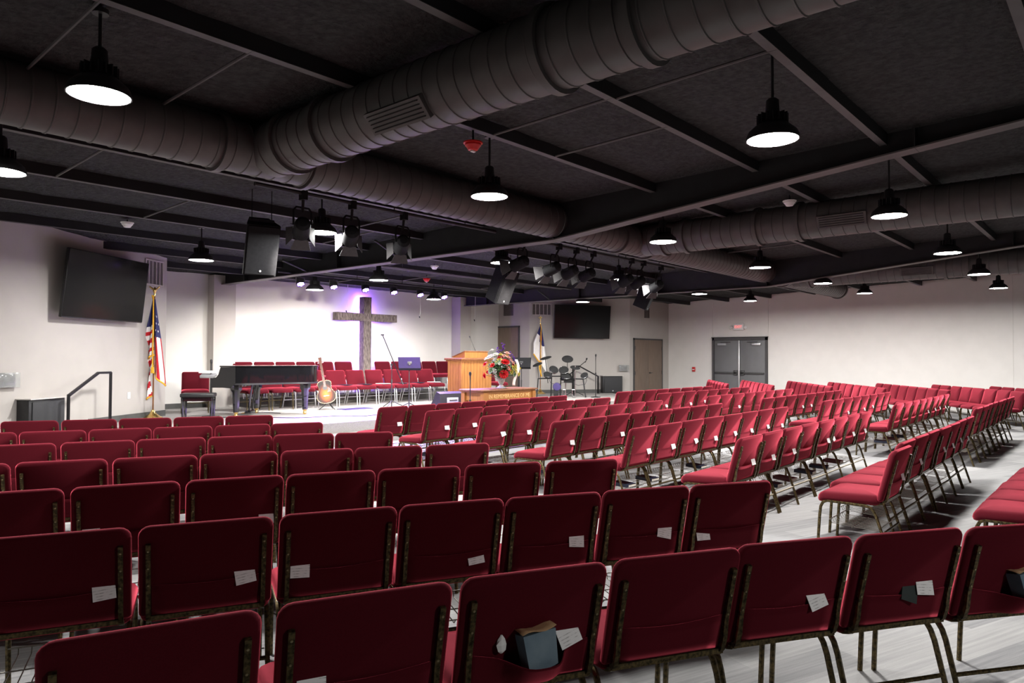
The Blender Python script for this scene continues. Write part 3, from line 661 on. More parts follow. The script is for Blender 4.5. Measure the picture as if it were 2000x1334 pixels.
strip(f1, [usL(u/10, 1) for u in range(11)], .016, 'gold_cloth')
strip(f1, [usM(u/10, 1) for u in range(11)], .014, 'gold_cloth'); strip(f1, [usM(0, v/10) for v in range(4)], .012, 'gold_cloth')
strip(f1, [usR(u/10, 1) for u in range(11)], .016, 'gold_cloth')
strip(f1, [(0, -.06, 2.22), (.012, -.09, 2.28), (.03, -.10, 2.2), (.03, -.10, 1.2), (.028, -.10, .92)], .012, 'gold_cloth', 'cord')
for sx in (0, .02): MB().lathe([(.008, .12), (.018, .10), (.022, 0)], 10, (.02+sx, -.10, .84)).build('tassel', 'gold_cloth', f1)
b = MB().lathe([(.012, 0), (.03, .03), (.035, .07), (.02, .10), (.008, .12)], 12, (0, 0, 2.33))
for sx in (-1, 1): b.tube([(0, 0, 2.39), (sx*.05, 0, 2.42), (sx*.09, 0, 2.46), (sx*.10, 0, 2.44)], [.022, .02, .012, .004], 6)
b.build('eagle_finial', 'brass', f1)
# white flag with blue canton
f2 = flagpole((17.72, 14.20, ZS), 2.22, 'white flag with blue corner and red cross on a pole behind the drums', 'cross')
f2.rotation_euler = (0, 0, math.atan2(R0.y, R0.x))
def cfA(u, v):
    z = 2.20-v*1.55*(1-.40*(1-u)); wdt = .05+.24*min(1, v*1.5)
    x = -.22*min(1, v*1.6)*(1-u)+u*(.02+.20*min(1, v*1.2)); y = -.03-.05*math.sin(u*PI*2.6+v*2)*min(1, v*2+.1)
    return (x, y, z)
def cfA_pick(u, v):
    if v < (.30 if u < .45 else .50-.2*abs(u-.72)): 
        if u > .40 and .16 < v < .36 and abs(u-.62) < .16: return 1
        return 2
    return 0
cloth(f2, cfA, 16, 60, cfA_pick, ('flag_white', 'flag_red', 'flag_blue'))
strip(f2, [cfA(u/20, 1) for u in range(9)], .02, 'gold_cloth'); strip(f2, [(.0, -.05, 2.22), (.02, -.08, 2.1), (.01, -.10, 1.3), (.02, -.1, .62)], .012, 'gold_cloth', 'cord')
strip(f2, [(-.02, -.08, 1.05), (-.03, -.09, .8), (.04, -.09, .55)], .02, 'gold_cloth')
MB().box((0, 0, 2.38), (.025, .02, .20)).box((0, 0, 2.42), (.12, .02, .025)).build('cross_finial', 'brass', f2, smooth=0)

# ------------------------------------------------------------------ rough wooden cross with LED strips behind
cr = thing('wall_cross', 'rough dark wooden cross glowing violet behind on the stage wall', 'cross', (11.985, 15.70, ZS+.2))
def rough_beam(a, c, wx, wy):
    a = Vector(a); c = Vector(c); n = 26; d = (c-a).normalized(); up = Vector((0, 1, 0)); sd = d.cross(up).normalized(); rings = []
    for i in range(n+1):
        p = a.lerp(c, i/n); k = lambda s: 1+.07*noise.noise((p.x*4+s*3.1, p.z*4, s))
        rings.append([tuple(p+sd*(sx*wx/2*k(sx+2*sy))+up*(sy*wy/2*k(sy+5+sx))) for sx, sy in ((-1, -1), (-.5, -1.06), (0, -.98), (.5, -1.05), (1, -1), (1, 1), (-1, 1))])
    b = MB().loft(rings); return b
rough_beam((0, -.02, 0), (0, -.02, 2.57), .25, .20).build('upright', 'cross_wood', cr, smooth=25)
rough_beam((-.985, -.045, 2.02), (.985, -.045, 2.02), .205, .22).build('crossbar', 'cross_wood', cr, smooth=25)
for x0, x1, z0, z1 in ((-.08, -.06, .3, 2.55), (.06, .08, .3, 2.55)):
    MB().box(((x0+x1)/2, .10, (z0+z1)/2), (x1-x0, .012, z1-z0)).build('led_strip', 'halo_led', cr, smooth=0)
for x, z in ((0, .6), (0, 2.2)): MB().box((x, .14, z), (.06, .10, .06)).build('wall_mount', 'black_steel', cr, smooth=0)

# ------------------------------------------------------------------ stacking church chair (faces local +y, origin on the floor)
CW = .53
def yb(z): return -.225 - (z-.42)*.265        # rear face of the back cushion
def chair_proto(name, frame, rivets=True, rack=True, pocket=True):
    t = thing(name, 'chair', 'chair')
    # seat cushion: waterfall front, soft crown
    rings = []
    def ring(inset, z, crown=0.):
        pts = rrect(CW-2*inset, .475-2*inset, max(.012, .055-inset), 3, (0, .025)); out = []
        for x, y in pts:
            dz = -.030*max(0, (y-.10)/.16)**2
            out.append((x, y, z+dz+crown))
        return out
    for ins, z in ((.05, .392), (.022, .394), (.006, .405), (0, .425), (.004, .447), (.016, .463), (.045, .473), (.11, .480), (.17, .482)): rings.append(ring(ins, z))
    MB().loft(rings).build('seat', 'fabric', t, smooth=60)
    # back cushion
    rings = []
    H0, H1 = .425, .83
    def bring(inset, off):
        pts = rrect(CW-2*inset, (H1-H0)-2*inset, max(.012, .045-inset*.6), 4, (0, (H0+H1)/2), rb=max(.01, .02-inset*.3)); out = []
        for x, z in pts:
            y = yb(z)+off
            out.append((x, y, z))
        return out
    for ins, off in ((.16, .066), (.09, .063), (.035, .056), (.012, .044), (.002, .028), (.0, .018), (.006, .006), (.016, .0)): rings.append(bring(ins, off))
    b = MB().loft(rings); b.f = [q[::-1] for q in b.f]; b.build('backrest', 'fabric', t, smooth=60)
    if pocket:
        def pk(u, v):
            x = (-.5+u)*.43; z = .435+v*.135-.010*math.sin(u*PI)*v
            return (x, yb(z)-.004-.013*math.sin(u*PI)*(.3+.7*v), z)
        b = MB().grid(pk, 8, 4); o = b.build('back_pocket', 'fabric', t, smooth=60); md = o.modifiers.new('thickness', 'SOLIDIFY'); md.thickness = .003
    MB().box((0, yb(.425)-.006, .424), (.47, .022, .020)).build('back_rail', frame, t, smooth=0)
    post = [(.13, .395), (.19, .400), (.225, .412), (.247, .435), (.262, .48)] + [(-yb(z)+.012, z) for z in (.55, .62, .69, .755)]
    for sx in (-1, 1):
        pb = MB().tube([(sx*.226, -y, z) for y, z in post], .013, 4, ry=.011).build('back_post', frame, t, smooth=50)
        if rivets:
            b = MB()
            for z in (.50, .575, .65, .725): b.lathe([(.005, 0), (.004, .002)], 6, (sx*.226, yb(z)-.0205, z), (0, -1, -.26))
            b.build('rivets', 'rivet', pb, smooth=0)['kind'] = 'stuff'
        f = [(.255, 0.), (.248, .12), (.238, .27), (.230, .335), (.212, .372), (.18, .387), (.02, .386)]
        MB().tube([(sx*.252, y, z) for y, z in f], .012, 6).build('leg', frame, t, smooth=50)
        r = [(.02, .386), (-.10, .383), (-.135, .376), (-.160, .350), (-.18, .31), (-.235, .14), (-.278, 0.)]
        MB().tube([(sx*.252, y, z) for y, z in r], .012, 6).build('leg', frame, t, smooth=50)
    MB().tube([(-.245, -.222, .18), (.245, -.222, .18)], .010, 6).tube([(-.245, .15, .385), (.245, .15, .385)], .010, 6).build('stretcher', frame, t, smooth=50)
    if rack:
        b = MB()
        for i in range(9):
            x = -.20+.05*i; b.tube([(x, .17, .235), (x, .16, .205), (x, -.17, .190), (x, -.20, .215)], .0028, 4)
        for y, z in ((.17, .235), (0, .197), (-.20, .215)): b.tube([(-.24, y, z), (.24, y, z)], .0035, 4)
        b.build('book_rack', 'wire', t, smooth=50)
    return t
PROTO = {'full': chair_proto('stacking_chair', 'frame_gold'), 'norack': chair_proto('stacking_chair', 'frame_gold', rack=False), 'plain': chair_proto('stacking_chair', 'frame_gold', rivets=False), 'silver': chair_proto('choir_chair', 'frame_silver', rivets=False, rack=False, pocket=False),
         'gold_stage': chair_proto('choir_chair', 'frame_gold', rivets=False, rack=False, pocket=False)}
TREE = {k: [(c, list(c.children)) for c in o.children] for k, o in PROTO.items()}
USED = set(); PROTO_OBJ = []
def chair(kind, x, y, fx, fy, label, group, jit=True, z=0., top=True):
    """(x, y): ground point under the top of the back"""
    f = Vector((fx, fy, 0)).normalized(); p = Vector((x, y, z)) + (f*.315 if top else Vector((0, 0, 0)))
    rz = math.atan2(f.y, f.x)-PI/2
    if jit: p += Vector((random.uniform(-.006, .006), random.uniform(-.010, .010), 0)); rz += random.uniform(-.018, .018)
    if kind not in USED: USED.add(kind); r = PROTO[kind]
    else:
        r = PROTO[kind].copy(); COL.objects.link(r)
        for ch, gs in TREE[kind]:
            c = ch.copy(); COL.objects.link(c); c.parent = r
            for g in gs: gg = g.copy(); COL.objects.link(gg); gg.parent = c
    r.location = p; r.rotation_euler = (0, 0, rz); tag(r, label, 'chair', group); PROTO_OBJ.append(r)
    return Matrix.Translation(p) @ Matrix.Rotation(rz, 4, 'Z')
CHM = {}
# left block, turned 28 degrees; rows counted from the camera
LJ = [[(1.076, 1.826), (1.611, 1.606), (2.112, 1.366), (2.574, 1.105), (3.028, .837), (3.466, .552)],
      [(1.216, 3.094), (1.698, 2.842), (2.199, 2.616), (2.679, 2.368), (3.153, 2.109), (3.618, 1.841), (4.094, 1.565)],
      [(1.314, 4.264), (1.835, 4.04), (2.317, 3.771), (2.796, 3.541), (3.282, 3.276), (3.789, 2.991), (4.233, 2.687)],
      [(1.38, 5.479), (1.879, 5.26), (2.389, 5.032), (2.869, 4.756), (3.329, 4.476), (3.822, 4.222), (4.312, 3.992)],
      [(1.937, 6.486), (2.451, 6.276), (2.926, 6.023), (3.407, 5.768), (3.85, 5.475), (4.339, 5.236)],
      [(1.977, 7.709), (2.465, 7.418), (2.939, 7.139), (3.445, 6.931), (3.956, 6.758), (4.441, 6.534)],
      [(2.141, 8.987), (2.62, 8.708), (3.102, 8.448), (3.601, 8.193), (4.10, 7.964), (4.56, 7.705)]]
LK = [(-1, 6), (-1, 6), (-1, 6), (-1, 6), (-1, 5), (-1, 5), (0, 5)]     # first and last junction of each gently curved row
NEAR = ['nearest', 'second nearest', 'third nearest', 'fourth nearest', 'fifth nearest', 'sixth nearest', 'frontmost']
for r, (J, (k0, k1)) in enumerate(zip(LJ, LK)):
    t_ = np.arange(len(J)); cx = np.polyfit(t_, [p[0] for p in J], 2 if r < 5 else 1); cyv = np.polyfit(t_, [p[1] for p in J], 2 if r < 5 else 1)
    for k in range(k1-k0):
        u = k0+k+.5; px, py = float(np.polyval(cx, u)), float(np.polyval(cyv, u)); tx, ty = float(np.polyval(np.polyder(cx), u)), float(np.polyval(np.polyder(cyv), u))
        if k:
            dv = Vector((px-prev[0], py-prev[1])); 
            if dv.length < .539: px, py = prev[0]+dv.x*.539/dv.length, prev[1]+dv.y*.539/dv.length
        prev = (px, py)
        CHM['L', r, k] = (chair('norack' if r == 0 else 'full', px, py, -ty, tx, 'red padded chair, %s from left in the %s row of the left block' % (ORD[k], NEAR[r]), 'chairs of the left block'), '%s chair, %s row, left block' % (ORD[k], NEAR[r]))
# middle block, square to the stage
MROWS = [(6.20, 7.81), (6.22, 6.87), (6.13, 5.80), (6.13, 4.76), (6.07, 3.74), (5.99, 2.60), (6.02, 1.44)]
for r, (sx, sy) in enumerate(MROWS):
    for k in range(8):
        dx, dy = ((-.03, -.07) if (r, k) == (6, 0) else (0, 0))
        CHM['M', r, k] = (chair('full' if r > 2 else 'plain', sx+(k+.5)*.549+dx, sy+.006*k+dy, 0, 1, 'red padded chair, %s from left in the %s row of the middle block' % (ORD[k], ORD[r]), 'chairs of the middle block'), '%s chair, %s row, middle block' % (ORD[k], ORD[r]))
for k in range(5):
    CHM['M', 7, k] = (chair('plain', 6.02+(k+.5)*.549, .30, 0, 1, 'red padded chair, %s from left in the row cut by the right edge' % ORD[k], 'chairs of the middle block'), '%s chair, row at right edge' % ORD[k])
# right block
SROWS = [(12.29, 7.88), (12.38, 6.98), (12.20, 5.86), (12.23, 4.84), (12.17, 3.82), (12.09, 2.74), (11.95, 1.67)]
for r, (sx, sy) in enumerate(SROWS):
    for k in range(8):
        gap = .06 if (r == 0 and k >= 5) or (r == 1 and k >= 6) or (r == 3 and k >= 5) else 0
        CHM['S', r, k] = (chair('plain', sx+(k+.5)*.553+gap, sy+.004*k, 0, 1, 'red padded chair, %s from left in the %s row of the right block' % (ORD[k], ORD[r]), 'chairs of the right block'), '%s chair, %s row, right block' % (ORD[k], ORD[r]))
# angled block along the right wall
rd = Vector((-.835, -.550, 0)); rf = Vector((-.550, .835, 0)).normalized()
RROWS = [((21.55, 10.32), 7), ((21.89, 9.34), 8), ((22.26, 8.02), 8), ((22.19, 6.81), 8), ((22.15, 5.49), 8), ((22.23, 4.12), 8), ((21.95, 2.76), 4)]
for r, ((sx, sy), n) in enumerate(RROWS):
    for k in range(n):
        q = Vector((sx, sy, 0))+rd*((k+.5)*.55+(.05 if (r == 3 and k > 0) or (r == 6 and k > 1) else 0))
        chair('plain', q.x, q.y, rf.x, rf.y, 'red padded chair, %s from the wall in the %s row of the angled wall block' % (ORD[k], ORD[r]), 'chairs of the angled block along the right wall')
# choir chairs on the stage
for k in range(11):
    x = 7.88+.575*k
    if k == 10: break
    chair('gold_stage' if k < 2 else 'silver', x, 14.50, 0, -1, 'red choir chair, %s from left in the front row on the stage' % ORD[k], 'choir chairs, front row', z=ZS)
for k, x in enumerate((8.43, 8.99, 9.55, 10.11, 10.67, 11.24, 12.55, 13.12, 13.70, 14.27, 14.84)):
    chair('silver', x, 15.66, 0, -1, 'red choir chair, %s from left in the raised back row on the stage' % ORD[k], 'choir chairs, back row', z=ZS+.2)
chair('gold_stage', 6.98, 14.88, -.42, -.89, 'red chair by itself at stage left behind the piano bench', 'single stage chairs', jit=False, z=ZS)
chair('gold_stage', 14.75, 13.75, .1, -1, 'red chair by itself behind the flowers and communion table', 'single stage chairs', jit=False, z=ZS)

# ------------------------------------------------------------------ cards, boxes and books left in the chairs
def in_chair(o, key, lx, ly, lz, rot=(0, 0, 0)):
    M, txt = CHM[key]; from_e = Matrix.Rotation(rot[2], 4, 'Z') @ Matrix.Rotation(rot[0], 4, 'X') @ Matrix.Rotation(rot[1], 4, 'Y')
    o.matrix_world = M @ Matrix.Translation((lx, ly, lz)) @ from_e; return txt
CARD = MB().box((0, 0, .0), (.084, .0016, .092)).mesh('card', 0)
def card(key, lx, up=.595, tilt=0., m='printed_card', label='white card'):
    o = obj('pocket_card', CARD if m == 'printed_card' else MB().box((0, 0, 0), (.075, .002, .11)).mesh('card', 0), m)
    up -= .022; txt = in_chair(o, key, lx, yb(up)-.0035, up, (-.26, tilt, 0)); tag(o, label+' in the back pocket of ' + txt, 'card', 'cards in chair pockets')
for r, k, x, up, ti in ((0, 1, -.16, .60, .05), (0, 2, .13, .615, -.3), (0, 4, .12, .61, -.25), (0, 5, .10, .62, .1), (0, 6, .155, .61, -.3),
                        (1, 0, .165, .60, -.1), (1, 1, .15, .605, -.15), (1, 2, -.17, .60, .05), (1, 3, .13, .57, -.1), (1, 4, .14, .61, .1), (1, 5, .13, .61, .25), (1, 6, -.16, .575, 0),
                        (2, 0, .12, .60, 0.), (2, 1, -.17, .605, 0), (2, 2, .17, .61, 0), (2, 3, -.14, .60, 0)):
    card(('L', r, k), x, up, ti)
rc = random.Random(3)
for r in range(7):
    for k in range(8):
        if rc.random() < (.85 if r < 6 else .9): card(('M', r, k), rc.uniform(.12, .17) if rc.random() < .9 else -.16, rc.uniform(.595, .625), rc.uniform(-.25, .15))
for r in range(1, 6):
    for k in range(8):
        if rc.random() < .5: card(('S', r, k), rc.uniform(.10, .17), rc.uniform(.595, .625), rc.uniform(-.25, .15))
card(('L', 0, 5), .03, .605, .35, 'dark_card', 'dark card')
def bulge_pocket(key, c):
    def pk(u, v):
        x = (-.5+u)*.43; g = math.exp(-((x-c)/.10)**4)*v**.35; z = .435+v*.125-.03*math.sin(u*PI)*v
        return (x, yb(z)-.006-.013*math.sin(u*PI)*(.3+.7*v)-.108*g, z)
    M_ = CHM[key][0].translation
    for o in PROTO_OBJ:
        if (o.location-M_).length < .001:
            for ch in o.children:
                if ch.name.startswith('back_pocket'): ch.data = MB().grid(pk, 24, 10).mesh('bulged_pocket', 60); ch.data.materials.append(MATS['fabric'])
def pocket_box(key, lx, lz, label):
    bulge_pocket(key, lx)
    t = thing('tissue_box', label, 'box'); in_chair(t, key, lx, yb(lz)-.045, lz, (-.22, -.06, .04))
    MB().add([(-.052, -.03, -.07), (.052, -.03, -.07), (.052, .03, -.07), (-.052, .03, -.07), (-.060, -.034, .045), (.060, -.034, .05), (.06, .034, .055), (-.06, .034, .048)],
             [(3, 2, 1, 0), (0, 1, 5, 4), (1, 2, 6, 5), (2, 3, 7, 6), (3, 0, 4, 7), (4, 5, 6, 7)]).build('carton', 'box_blue', t, smooth=0)
    b = MB().grid(lambda u, v: (-.063+.126*u, -.037+.078*v, .051+.006*u+.012*v+.005*math.sin(u*7+v*2)), 6, 3); o = b.build('torn_lid', 'kraft', t, smooth=60); o.modifiers.new('thickness', 'SOLIDIFY').thickness = .002
pocket_box(('L', 0, 2), .0, .576, 'blue box with tan torn lid in the pocket of third chair, nearest row')
pocket_box(('L', 0, 6), .03, .576, 'blue box with tan lid in the pocket of the nearest-row chair at right edge')
b = MB().lathe([(.004, -.03), (.014, -.02), (.020, 0), (.012, .018), (.004, .03)], 7)
b.v = [(x+.008*noise.noise((x*60, y*60, z*60)), y*.5, z+.006*noise.noise((x*50, z*50, 3.))) for x, y, z in b.v]
o = b.build('crumpled_tissue', 'paper', None, smooth=0); in_chair(o, ('L', 0, 2), -.115, yb(.585)-.012, .588); tag(o, 'crumpled white tissue beside the blue box in the nearest row', 'tissue')
def book(key, lx, ly, rz, m, label, w=.14, d=.21, h=.035):
    t = thing('book', label, 'book', group='books on the racks under the seats'); txt = in_chair(t, key, lx, ly, .197+.045*ly+.006, (.045, 0, rz)); t['label'] = label + ' on the rack under ' + txt
    MB().box((0, 0, h), (w, d, .003)).box((0, 0, .0015), (w, d, .003)).box((-w/2+.0015, 0, h/2), (.003, d, h)).build('cover', m, t, smooth=0)
    MB().box((.002, 0, h/2), (w-.008, d-.008, h-.004)).build('page_block', 'pages', t, smooth=0)
bk = [('M', 4, 0, .02, 'book_navy'), ('M', 4, 1, -.05, 'book_navy'), ('M', 4, 3, .05, 'book_navy'), ('M', 5, 1, 0, 'book_navy'), ('M', 5, 2, .05, 'book_navy'), ('M', 5, 3, -.04, 'book_maroon'), ('M', 5, 4, .03, 'book_navy'), ('M', 5, 5, 0, 'book_navy'), ('M', 5, 6, .04, 'book_maroon'),
      ('M', 3, 0, .06, 'book_navy'), ('M', 3, 2, 0, 'book_navy'), ('M', 2, 0, .03, 'book_navy'), ('M', 1, 0, .02, 'book_navy'), ('S', 5, 0, 0, 'book_navy'), ('S', 5, 1, .03, 'book_maroon'), ('S', 5, 2, -.03, 'book_navy'), ('S', 4, 6, 0, 'book_navy')]
for a_, r, k, x, m in bk: book((a_, r, k), x, -.06, rc.uniform(-.2, .2), m, 'maroon book' if 'maroon' in m else 'dark navy book')

# ------------------------------------------------------------------ stage furniture and instruments
RZ = math.atan2(R0.y, R0.x)          # local x to the right as seen from the hall's back-left corner
# grand piano: local x from keyboard to tail
pn = thing('grand_piano', 'glossy black grand piano with closed lid on the stage', 'piano', (6.94, 13.475, ZS), RZ)
def piano_plan(g=0.):
    pts = [(.17-g, -.70-g), (.52, -.70-g)]
    for i in range(1, 15):
        u = i/14; x = .52+u*1.00; y = -.70-g + .75*(u*u*(3-2*u))
        pts.append((x+g*.6, y))
    pts += [(x+g*.7, y) for x, y in ((1.60, .10), (1.66, .20), (1.68, .34), (1.665, .50), (1.61, .62), (1.50, .69))] + [(1.36, .70+g), (.17-g, .70+g)]
    return pts
MB().prism(piano_plan(), .655, .955).build('rim', 'gloss_black', pn, smooth=30)
MB().prism(piano_plan(.018), .957, .982).build('lid', 'gloss_black', pn, smooth=30)
MB().prism(piano_plan(.004), .62, .653).build('soundboard_base', 'black_plastic', pn, smooth=30)
MB().rbox((.20, 0, .625), (.42, 1.40, .11), .01).build('keybed', 'gloss_black', pn)
for sy in (-1, 1):
    pf = [(0., .59), (.34, .56), (.45, .65), (.45, .955), (.17, .955), (.15, .90), (.13, .82), (.09, .765), (.0, .745)]
    b = MB(); n = len(pf); y0 = sy*.69; b.add([(x, y0-.025, z) for x, z in pf] + [(x, y0+.025, z) for x, z in pf], [tuple(range(n)), tuple(range(n, 2*n))[::-1]] + [(i, n+i, n+(i+1) % n, (i+1) % n) for i in range(n)])
    b.build('cheek', 'gloss_black', pn, smooth=30)
MB().box((.10, 0, .70), (.15, 1.30, .03)).build('white_keys', 'ivory', pn, smooth=0)
b = MB()
for i in range(36): b.box((.125, -.62+.035*i, .722), (.09, .011, .014))
b.build('black_keys', 'gloss_black', pn, smooth=0)['kind'] = 'stuff'
MB().rbox((.19, 0, .80), (.02, 1.32, .22), .006).build('fallboard', 'gloss_black', pn)
for x, y in ((.40, -.54), (.40, .54), (1.46, .30)):
    lg = MB().lathe([(.055, .10), (.062, .25), (.075, .48), (.11, .53), (.115, .63)], 8, (x, y, 0)).build('leg', 'gloss_black', pn, smooth=30)
    MB().lathe([(.012, 0), (.033, .012), (.033, .055), (.012, .067)], 14, (x, y+.033, .033), (0, -1, 0)).lathe([(.03, .06), (.045, .105)], 12, (x, y, 0)).build('caster', 'brass', lg)
b = MB()
for y in (-.10, .10): b.tube([(.55, y*1.1, .62), (.50, y, .30), (.48, y*.8, .08)], .018, 6)
b.rbox((.47, 0, .07), (.12, .26, .06), .01).build('pedal_lyre', 'gloss_black', pn)
for y in (-.06, 0, .06): MB().rbox((.38, y, .045), (.12, .022, .012), .004).build('pedal', 'brass', pn)
# piano bench
bn = thing('piano_bench', 'black wooden piano bench with padded top left of the piano', 'bench', (5.98, 12.62, ZS), RZ+.25)
MB().rbox((0, 0, .465), (.56, .36, .07), .02, 3).build('padded_top', 'black_plastic', bn)
MB().box((0, 0, .40), (.52, .32, .07)).build('apron', 'gloss_black', bn, smooth=0)
for sx in (-1, 1):
    for sy in (-1, 1): MB().cyl((sx*.235, sy*.135, 0), (sx*.24, sy*.14, .42), .018, .028, n=4).build('leg', 'gloss_black', bn, smooth=0)
# small mixer on a stand
mx = thing('mixer_stand', 'small grey mixer on a black stand beside the piano bench', 'mixer', (6.57, 13.36, ZS), RZ)
MB().cyl((0, 0, 0), (0, 0, 1.02), .016).lathe([(.16, 0), (.16, .015), (.03, .03)], 16).build('stand', 'black_plastic', mx)
MB().rbox((-.04, -.06, .83), (.28, .14, .05), .008, 2, Matrix.Rotation(.35, 4, 'X') @ Matrix.Translation((0, .30, -.08))).build('mixer_body', 'grey_plastic', mx)
MB().box((-.04, -.135, .862), (.28, .012, .05)).build('front_panel', 'white_plastic', mx, smooth=0)
MB().lathe([(.010, 0), (.02, .03), (.022, .08), (.012, .10)], 12, (0, 0, 1.0)).build('microphone', 'black_plastic', mx)
# acoustic guitar on a stand
gt = thing('guitar_stand', 'black folding guitar stand on the stage floor', 'stand', (9.17, 13.28, ZS), RZ)
for a in (-2.6, -.5, 1.3): MB().tube([(0, 0, .16), (.20*math.cos(a), .20*math.sin(a), .008)], .009, 6).build('foot', 'black_plastic', gt)
MB().tube([(0, .03, .14), (0, .05, .34)], .012, 6).build('stem', 'black_plastic', gt)
b = MB()
for sx in (-1, 1): b.tube([(0, .03, .16), (sx*.09, .0, .13), (sx*.09, -.13, .12), (sx*.09, -.14, .16)], .009, 6)
b.build('cradle', 'black_plastic', gt)
gu = thing('acoustic_guitar', 'sunburst acoustic guitar leaning on a stand beside the piano', 'guitar', (9.17, 13.28, ZS+.135), RZ)
gu.rotation_euler = (math.radians(-12), math.radians(-9), RZ+math.radians(22)); gu.location = Vector((9.17, 13.28, ZS+.142)) - Vector((F0.x, F0.y, 0))*.07
prof = [(0, .045), (.012, .10), (.04, .155), (.09, .193), (.15, .203), (.21, .19), (.25, .165), (.29, .14), (.33, .13), (.37, .135), (.41, .147), (.45, .145), (.48, .12), (.497, .08), (.503, .03)]
gp = [(w_, z) for z, w_ in prof] + [(-w_, z) for z, w_ in prof[::-1]]
def gprism(pts, y0, y1):
    b = MB(); n = len(pts); b.add([(x, y0, z) for x, z in pts] + [(x, y1, z) for x, z in pts], [tuple(range(n)), tuple(range(n, 2*n))[::-1]] + [(i, n+i, n+(i+1) % n, (i+1) % n) for i in range(n)]); return b
gprism(gp, -.045, .055).build('sides_and_back', 'guitar_side', gu, smooth=40)
gprism([(x*1.012, (z-.25)*1.012+.25) for x, z in gp], -.052, -.045).build('binding', 'maple', gu, smooth=40)
gprism([(x*.975, (z-.25)*.975+.25) for x, z in gp], -.056, -.052).build('soundboard', 'sunburst', gu, smooth=40)
MB().lathe([(.05, 0), (.05, .002)], 24, (0, -.056, .34), (0, -1, 0)).build('sound_hole', 'black_plastic', gu)
MB().box((0, -.060, .16), (.13, .008, .025)).build('bridge', 'guitar_side', gu, smooth=0)
gprism([(.035, .23), (.11, .24), (.115, .30), (.06, .345)], -.058, -.056).build('pickguard', 'guitar_side', gu, smooth=0)
MB().box((0, -.050, .62), (.05, .028, .50)).build('neck', 'maple', gu, smooth=0); MB().box((0, -.066, .62), (.052, .006, .52)).build('fretboard', 'guitar_side', gu, smooth=0)
gprism([(-.026, .87), (.026, .87), (.038, 1.02), (-.038, 1.02)], -.056, -.036).build('headstock', 'guitar_side', gu, smooth=0)
for sx in (-1, 1):
    for i in range(3): MB().cyl((sx*.034, -.046, .90+.045*i), (sx*.058, -.046, .90+.045*i), .006, n=6).build('tuning_peg', 'chrome', gu)
# microphone stands
def mic_stand(loc, h, boom, label, base='tripod', mic=True):
    t = thing('microphone_stand', label, 'microphone stand', loc, RZ, group='microphone stands')
    MB().cyl((0, 0, .02), (0, 0, h*.6), .013).cyl((0, 0, h*.6), (0, 0, h), .009).build('pole', 'black_plastic', t)
    if base == 'tripod':
        for a in (.3, 2.4, 4.5): MB().tube([(0, 0, .16), (.30*math.cos(a), .30*math.sin(a), .012)], .010, 6).build('foot', 'black_plastic', t)
    else: MB().lathe([(.14, 0), (.14, .018), (.02, .035)], 20).build('round_base', 'black_plastic', t)
    MB().lathe([(.02, -.03), (.024, 0), (.02, .05)], 12, (0, 0, h*.6)).build('clutch', 'black_plastic', t)
    top = Vector((0, 0, h))
    if boom:
        a, c = Vector(boom[0]), Vector(boom[1]); MB().cyl(a, c, .010).build('boom', 'matte_black', t)
        MB().lathe([(.025, -.02), (.028, .02)], 12, (0, 0, h)).build('boom_clamp', 'black_plastic', t); MB().cyl(a, a+(a-c).normalized()*.10, .017).build('counterweight', 'black_plastic', t); top = c
    if mic:
        d = Vector((.1, -.5, .4)).normalized() if boom else Vector((0, -.25, .97))
        MB().lathe([(.010, -.06), (.012, .06), (.024, .09), (.026, .12), (.016, .145)], 14, top, d).build('microphone', 'black_plastic', t)
    else: MB().box(top, (.07, .03, .03)).build('microphone_clip', 'black_plastic', t, smooth=0)
mic_stand((10.54, 12.80, ZS), .98, ((.22, 0, .62), (-.21, -.05, 1.66)), 'boom microphone stand with empty clip in front of the choir chairs', mic=False)
mic_stand((9.78, 9.55, 0.), 1.10, None, 'short straight microphone stand in front of the communion table', 'round')
mic_stand((17.30, 11.80, ZS), 1.12, None, 'straight microphone stand right of the drum kit', 'round')
mic_stand((17.55, 12.75, ZS), .80, ((-.05, .0, .72), (.34, -.1, 1.05)), 'low boom microphone stand reaching over the drum kit', mic=True)
# music stands
def music_stand(loc, h, m, label, yaw=0.):
    t = thing('music_stand', label, 'music stand', loc, RZ+yaw, group='music stands')
    M = Matrix.Translation((0, -.03, h)) @ Matrix.Rotation(math.radians(-42), 4, 'X')
    MB().rbox((0, .0, .0), (.50, .006, .33), .002, 1, M).build('desk', m, t, smooth=0)
    MB().box((0, .035, -.165), (.50, .075, .006), M).build('lip', m, t, smooth=0)
    MB().cyl((0, 0, .02), (0, 0, h*.55), .014).cyl((0, 0, h*.55), (0, 0, h-.02), .010).build('pole', 'black_plastic' if m != 'violet_cloth' else 'black_plastic', t)
    MB().rbox((0, -.045, h-.03), (.10, .02, .12), .006).build('bracket', 'black_plastic', t)
    MB().lathe([(.018, 0), (.018, .03)], 12, (0, -.05, h-.04), (0, -1, 0)).build('knob', 'chrome', t)
    for a in (.5, 2.6, 4.7): MB().tube([(0, 0, .12), (.24*math.cos(a), .24*math.sin(a), .010)], .010, 6).build('foot', 'black_plastic', t)
music_stand((10.70, 12.38, ZS), 1.03, 'matte_black', 'dark violet-lit music stand in front of the choir chairs', .25)
music_stand((14.25, 12.05, ZS), 1.03, 'matte_black', 'black music stand between the flowers and drum kit', -.1)
